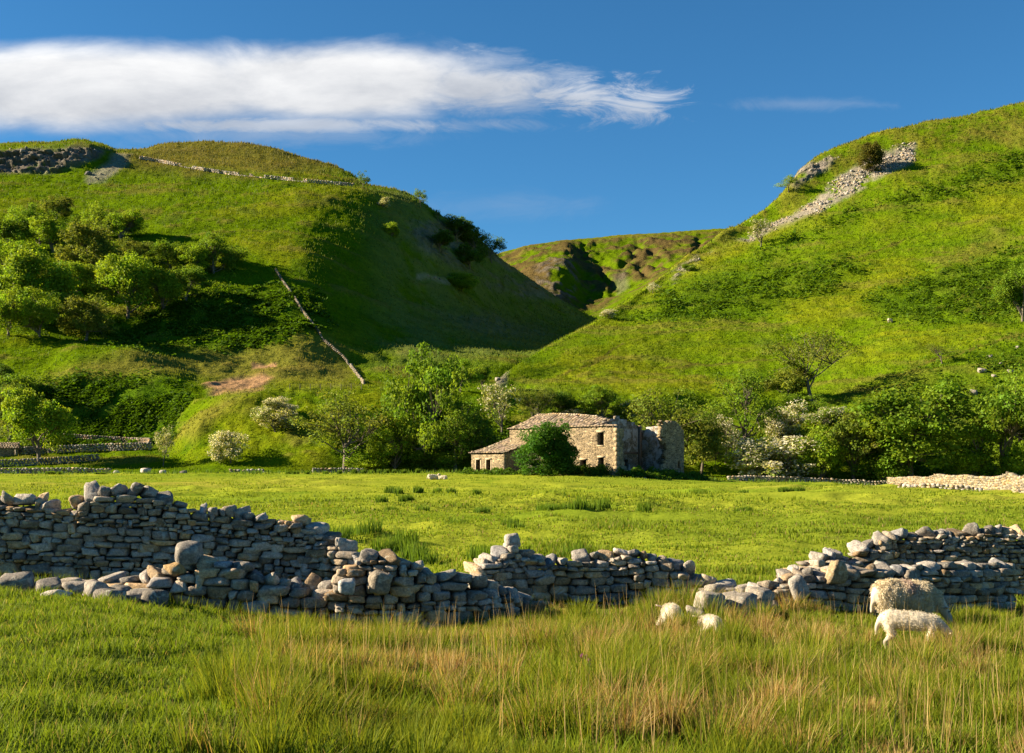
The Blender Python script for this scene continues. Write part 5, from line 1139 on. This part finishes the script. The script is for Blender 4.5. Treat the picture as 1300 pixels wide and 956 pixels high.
def undergrowth():
    """low scrub under the trees on the banks and nettles round the farmhouse"""
    r = np.random.default_rng(560)
    for p, ranges, lb in ((PL, [(-200, 60, 480, 575), (470, 640, 570, 603), (560, 640, 510, 560), (0, 300, 320, 430)], 'left'), (PR, [(800, 1400, 545, 612), (800, 980, 500, 560), (640, 820, 520, 560), (1060, 1350, 520, 600)], 'right')):
        P_ = []; 
        for (u0, u1, p0, p1) in ranges:
            wgt = ((p.U > u0) & (p.U < u1) & (p.PP > p0) & (p.PP < p1)) * smooth(-.05, .3, fbm(p.X * .1 + 3, p.Y * .1, 3)) + 1e-12
            m = int((u1 - u0) * (p1 - p0) / 3.2); q, i, j = p.scatter(m, wgt, r); q[:, 2] += r.random(m) ** 1.5 * 2.2 * smooth(0, .5, fbm(q[:, 0] * .16, q[:, 1] * .16, 2) + .25); P_.append(q)
        P_ = np.concatenate(P_); n = len(P_); col = np.where(r.random((n, 1)) < .5, LEAFCOL['mid'], LEAFCOL['fresh']) * r.uniform(.5, 1.2, (n, 1))
        leaf_stuff('scrub', 'low green scrub under the trees of the %s bank' % lb, P_, r.uniform(.3, .6, n), col, 561, .5, 'scrub')
    # nettles along the farmhouse front and gable
    P_ = []
    for (s0, d0, s1, d1, wd, ht, n) in ((24, -5.2, 16, -5.2, .9, .7, 1500), (16, -4.8, 10, -1.2, 1.6, .8, 2500), (9.5, -1.6, .5, -1.8, 1.5, 1.25, 5200), (8.0, -3.2, 4.0, -3.4, 1.0, 1.5, 2600), (-1.8, -1, -2.2, 6, 1.2, 1.1, 4200), (-2, 6, -1.6, 17, 1.6, 1.2, 6000), (-3.5, 2, -3.8, 14, 1.4, .8, 3500)):
        t = r.random(n); w = r.normal(scale=wd * .5, size=n); s_ = s0 + (s1 - s0) * t; d_ = d0 + (d1 - d0) * t
        if abs(s1 - s0) > abs(d1 - d0): d_ = d_ + w
        else: s_ = s_ + w
        x = HC[0] + HA[0] * s_ + HG[0] * d_; y = HC[1] + HA[1] * s_ + HG[1] * d_; hh = ht * np.exp(-(w / wd) ** 2) * (.55 + .8 * smooth(-.3, .4, perlin(x * .7, y * .7)))
        P_.append(np.stack([x, y, ground_z(x, y) + r.random(n) * hh], 1))
    P_ = np.concatenate(P_); n = len(P_); col = np.array((.075, .15, .012)) * r.uniform(.5, 1.5, (n, 1))
    leaf_stuff('nettles', 'rank green nettles growing along the foot of the farmhouse', P_, r.uniform(.16, .34, n), col, 563, .4, 'nettles')
    # tufts on the field edges before the walls and banks
    x, y, u = fan_points(r, 9000, -200, 1500, 176, 198); keep = fbm(x * .12, y * .3, 2) > .1; x, y = x[keep], y[keep]; n = len(x); c = np.array((.06, .11, .012)) * r.uniform(.6, 1.4, (n, 1))
    blades('grass', 'longer grass fringing the far field edge', np.stack([x, y, ground_z(x, y)], 1), r.uniform(.3, .8, n), r.uniform(.1, .2, n), r.uniform(.1, .6, n), r.uniform(.1, .4, n), c, c * 1.3, 565, 2)
undergrowth()

# a few thistles with purple heads among the rushes
def thistle(px, Y, h, lb, seed):
    r = np.random.default_rng(seed); p = on_ground(px, Y); o = empty('thistle', tuple(p)); tag(o, lb, 'thistle', None, 'thing'); acc = Acc(); hd = Acc()
    for k in range(5):
        a = r.uniform(0, 6.28); q = np.array((math.cos(a) * h * .22 * r.random(), math.sin(a) * h * .22 * r.random(), h * r.uniform(.7, 1))); tube(acc, [(0, 0, 0), q * (.4, .4, .5), q], [.008, .007, .005], 5, (.06, .11, .02))
        v, f = stone(r, (.035, .035, .04), 2, 2.5, 0, .1, 0); hd = Acc(); hd.add(v + q, f, (.20, .06, .13)); obj('flower_head', hd.mesh('flower_head', M_LEAF), o)
        for m in range(7):
            t = r.uniform(.1, .8); c = q * t * np.array((.7, .7, 1)); b = r.uniform(0, 6.28); d = np.array((math.cos(b), math.sin(b), .3)) * h * .16; e = np.cross(d, (0, 0, 1)) * .22
            acc.add([c, c + d * .5 + e, c + d, c + d * .5 - e], [(0, 1, 2, 3)], (.06, .12, .02))
    obj('stem', acc.mesh('stem', M_LEAF), o)
thistle(748, 11.4, .34, 'small purple headed thistle low in the rushes at bottom centre', 1)
# fence posts on the terrace
fo = PL.at(410, 493); fe = empty('wire_fence', tuple(fo)); tag(fe, 'low post and wire fence on the terrace at the foot of the hillside wall', 'fence', kind='thing')
prev = None
for i in range(8):
    q = PL.at(368 + 13 * i, 494 + (i % 2) * .5) - fo; acc = Acc(); tube(acc, [q - (0, 0, .2), q + (0, 0, 1.15)], [.07, .06], 6, (.2, .17, .13)); obj('post', acc.mesh('post', M_BARK), fe)
    if prev is not None:
        acc = Acc()
        for z in (.5, .8, 1.05): tube(acc, [prev + (0, 0, z), q + (0, 0, z)], [.012, .012], 3, (.2, .2, .2))
        obj('wire', acc.mesh('wire', M_BARK), fe)
    prev = q

# ------------------------------------------------------------------ sheep
def fused(parts, voxel, smooth_it=7):
    """parts: chains of (point, radius); fused by a voxel remesh into one continuous surface"""
    acc = Acc(); d, f = ICO[2]
    for ch in parts:
        for (p0, r0), (p1, r1) in zip(ch[:-1], ch[1:]):
            p0 = np.array(p0, float); p1 = np.array(p1, float); n = max(2, int(np.linalg.norm(p1 - p0) / (.45 * min(r0, r1))) + 1)
            for t in np.linspace(0, 1, n): acc.add(d * (r0 * (1 - t) + r1 * t) + p0 * (1 - t) + p1 * t, f, (1, 1, 1))
    o = obj('tmp', acc.mesh('tmp', None)); m_ = o.modifiers.new('r', 'REMESH'); m_.mode = 'VOXEL'; m_.voxel_size = voxel
    q = o.modifiers.new('s', 'SMOOTH'); q.factor = .5; q.iterations = smooth_it
    dg = bpy.context.evaluated_depsgraph_get(); dg.update(); m2 = bpy.data.meshes.new_from_object(o.evaluated_get(dg)); bpy.data.objects.remove(o)
    v = np.array([x.co[:] for x in m2.vertices]); nrm = np.array([x.normal[:] for x in m2.vertices]); f3 = []
    for p_ in m2.polygons:
        q = list(p_.vertices)
        for k in range(1, len(q) - 1): f3.append((q[0], q[k], q[k + 1]))
    return v, nrm, np.array(f3)

def sheep(label, p, rz, scale, grazing=True, lying=False, seed=0, fleece=True, lamb=False, group=None, cat='sheep'):
    r = np.random.default_rng(seed); L_ = 0.0 if not lying else 1.0
    bh = .56 if not lying else .30
    rt = .165 if lamb else .235
    J = [((-.36, 0, bh + .015), rt * 1.0), ((-.12, 0, bh - .01), rt * 1.06), ((.14, 0, bh - .02), rt * 1.02), ((.33, 0, bh - .015), rt * .80)]
    E = [(0, 1), (1, 2), (2, 3)]
    def add(prev, q, rad):
        J.append((q, rad)); E.append((prev, len(J) - 1)); return len(J) - 1
    if grazing:
        a = add(3, (.50, 0, bh - .10), .125 if not lamb else .085); b_ = add(a, (.62, .01, bh - .25), .088); c = add(b_, (.70, .02, bh - .37), .07); d = add(c, (.745, .02, max(bh - .47, .05)), .045)
    elif lying and lamb:
        a = add(3, (.45, .03, bh + .0), .085); b_ = add(a, (.54, .06, bh + .0), .085); c = add(b_, (.62, .09, bh - .06), .066); d = add(c, (.69, .11, bh - .12), .045)
    else:
        a = add(3, (.46, 0, bh + .10), .13 if not lamb else .085); b_ = add(a, (.55, .02, bh + .22), .092); c = add(b_, (.66, .04, bh + .20), .07); d = add(c, (.755, .05, bh + .15), .048)
    head = J[b_][0]
    t1 = add(0, (-.53, 0, bh + .01), .06); t2 = add(t1, (-.585, 0, bh - .12), .045); add(t2, (-.60, .01, bh - .26), .03)
    for sgn in (-1, 1):
        if not lying:
            h1 = add(0, (-.40, .115 * sgn, bh - .12), .11 if not lamb else .08); h2 = add(h1, (-.33 + .02 * sgn, .125 * sgn, bh - .25), .066); h3 = add(h2, (-.44 + .03 * sgn, .12 * sgn, .18), .037); h4 = add(h3, (-.41 + .03 * sgn, .12 * sgn, .05), .029); add(h4, (-.385 + .03 * sgn, .12 * sgn, .012), .031)
            f1 = add(3, (.30, .105 * sgn, bh - .15), .085 if not lamb else .06); f2 = add(f1, (.30 + .05 * sgn, .11 * sgn, .24), .045); f3_ = add(f2, (.29 + .06 * sgn, .11 * sgn, .06), .03); add(f3_, (.315 + .06 * sgn, .11 * sgn, .012), .032)
        else:
            h1 = add(0, (-.34, .2 * sgn, .14), .09); h2 = add(h1, (-.14, .26 * sgn, .09), .05); add(h2, (-.30, .29 * sgn, .04), .032)
            f1 = add(3, (.34, .15 * sgn, .13), .06); f2 = add(f1, (.46, .15 * sgn, .07), .04); add(f2, (.34, .17 * sgn, .04), .03)
    v, nrm, f = fused([[J[a_], J[b0]] for a_, b0 in E], .017)
    # lumps of fleece on trunk and neck, clean face and shanks
    trunk = smooth(.22 if not lying else .05, .36 if not lying else .16, v[:, 2]) * (1 - smooth(.50, .58, v[:, 0])); trunk = np.where(v[:, 0] < -.54, .4, trunk)
    amp = .045 if not lamb else .012
    v2 = v + nrm * (trunk * amp * (fbm(v[:, 0] * 6 + seed, v[:, 1] * 6 + v[:, 2] * 5, 3)))[:, None]
    wool = np.array((.60, .52, .38)) if not lamb else np.array((.64, .57, .45)); face = np.array((.50, .45, .38)); col = face * (1 - trunk[:, None]) + wool * trunk[:, None]
    col = col * (1 - .18 * smooth(-.1, .4, fbm(v[:, 0] * 4, v[:, 2] * 4 + v[:, 1] * 4, 3)))[:, None]
    if fleece and not lamb: mk = np.exp(-((v[:, 0] + .02) / .10) ** 2) * smooth(.5, .66, v[:, 2]); col = col * (1 - .6 * mk[:, None]) + np.array((.34, .20, .21)) * .6 * mk[:, None]
    hoof = v[:, 2] < .035
    if not lying: col[hoof] = (.06, .05, .04)
    muz = np.linalg.norm(v - np.array(J[d][0]), axis=1) < .05; col[muz] = (.20, .15, .12)
    root = empty('sheep' if not lamb else 'lamb', tuple(p), rz); root.scale = (scale,) * 3; tag(root, label, cat, group, 'thing')
    obj('body', mesh_np('body', v2, f, col, M_WOOL, True), root)
    # ears and eyes
    for sgn in (-1, 1):
        hx, hy, hz = head; acc = Acc(); v3, f3 = stone(r, (.05, .15, .035), 2, 2.2, 0, .03, 0)
        acc.add(v3 @ np.array([[1, 0, 0], [0, 1, .25 * sgn], [0, 0, 1]]) + np.array((hx - .01, hy + .125 * sgn, hz + .045)), f3, (.52, .42, .34)); obj('ear', acc.mesh('ear', M_WOOL, True), root)
        cx_ = (np.array(J[c][0]) + np.array(J[b_][0])) / 2; acc = Acc(); v3, f3 = stone(r, (.024, .024, .024), 2, 2, 0, 0, 0); acc.add(v3 + cx_ + np.array((.02, .074 * sgn, .035)), f3, (.02, .015, .01)); obj('eye', acc.mesh('eye', M_WOOL, True), root)
    # locks of wool
    if fleece:
        wsel = np.where(trunk > .4)[0]; n = 18000 if not lamb else 7000; i = r.choice(wsel, n); base = v2[i] + r.normal(scale=.012, size=(n, 3)); out = nrm[i] * .8 + r.normal(scale=.22, size=(n, 3)) + np.array((-.1, 0, -.75 if not lamb else -.4)); out /= np.linalg.norm(out, axis=1, keepdims=True)
        ln = (r.uniform(.022, .048, n) if not lamb else r.uniform(.008, .02, n))[:, None]; sd = np.cross(out, r.normal(size=(n, 3))); sd /= np.linalg.norm(sd, axis=1, keepdims=True); sd *= .0042
        V = np.stack([base - sd, base + sd, base + out * ln * .7 + sd * .9, base + out * ln], 1); V[:, 2] += 0; Fq = np.arange(4 * n).reshape(-1, 4)
        cc = col[i] * r.uniform(.82, 1.12, (n, 1)); obj('fleece', mesh_np('fleece', V.reshape(-1, 3), Fq, np.repeat(cc, 4, 0), M_WOOL), root)
    return root
ew = sheep('woolly ewe grazing with lowered head beside the right fold wall', on_ground(1152, 18.9), math.radians(8), 1.0, True, False, 31)
sheep('clean white lamb grazing in the rushes in front of the ewe', on_ground(1158, 15.6) + (0, 0, -.02), math.radians(-12), .76, True, False, 32, True, True, cat='lamb')
def lying(px, top, Y, lb, seed, sc, rz): 
    q = on_ground(px, Y); sheep(lb, q, math.radians(rz), sc, False, True, seed, True, True, 'lambs lying in the rushes', 'lamb')
lying(852, 790, 18.4, 'white lamb lying in the rushes before the wall gap, the left and larger one', 33, .78, 88)
lying(902, 806, 17.0, 'small lamb nearly hidden in the rushes right of the other lying lamb', 34, .62, 95)
q = at_m(550, 609); sheep('sheep lying in the far field left of the farmhouse', q, math.radians(15), 1.3, False, True, 35, False)
q = at_m(562, 609); sheep('smaller sheep lying close beside the far field one', q, math.radians(170), 1.0, False, True, 36, False)
q = PR.at(1130, 410); sheep('tiny white sheep high on the right hillside', q, math.radians(30), 1.5, True, False, 37, False)
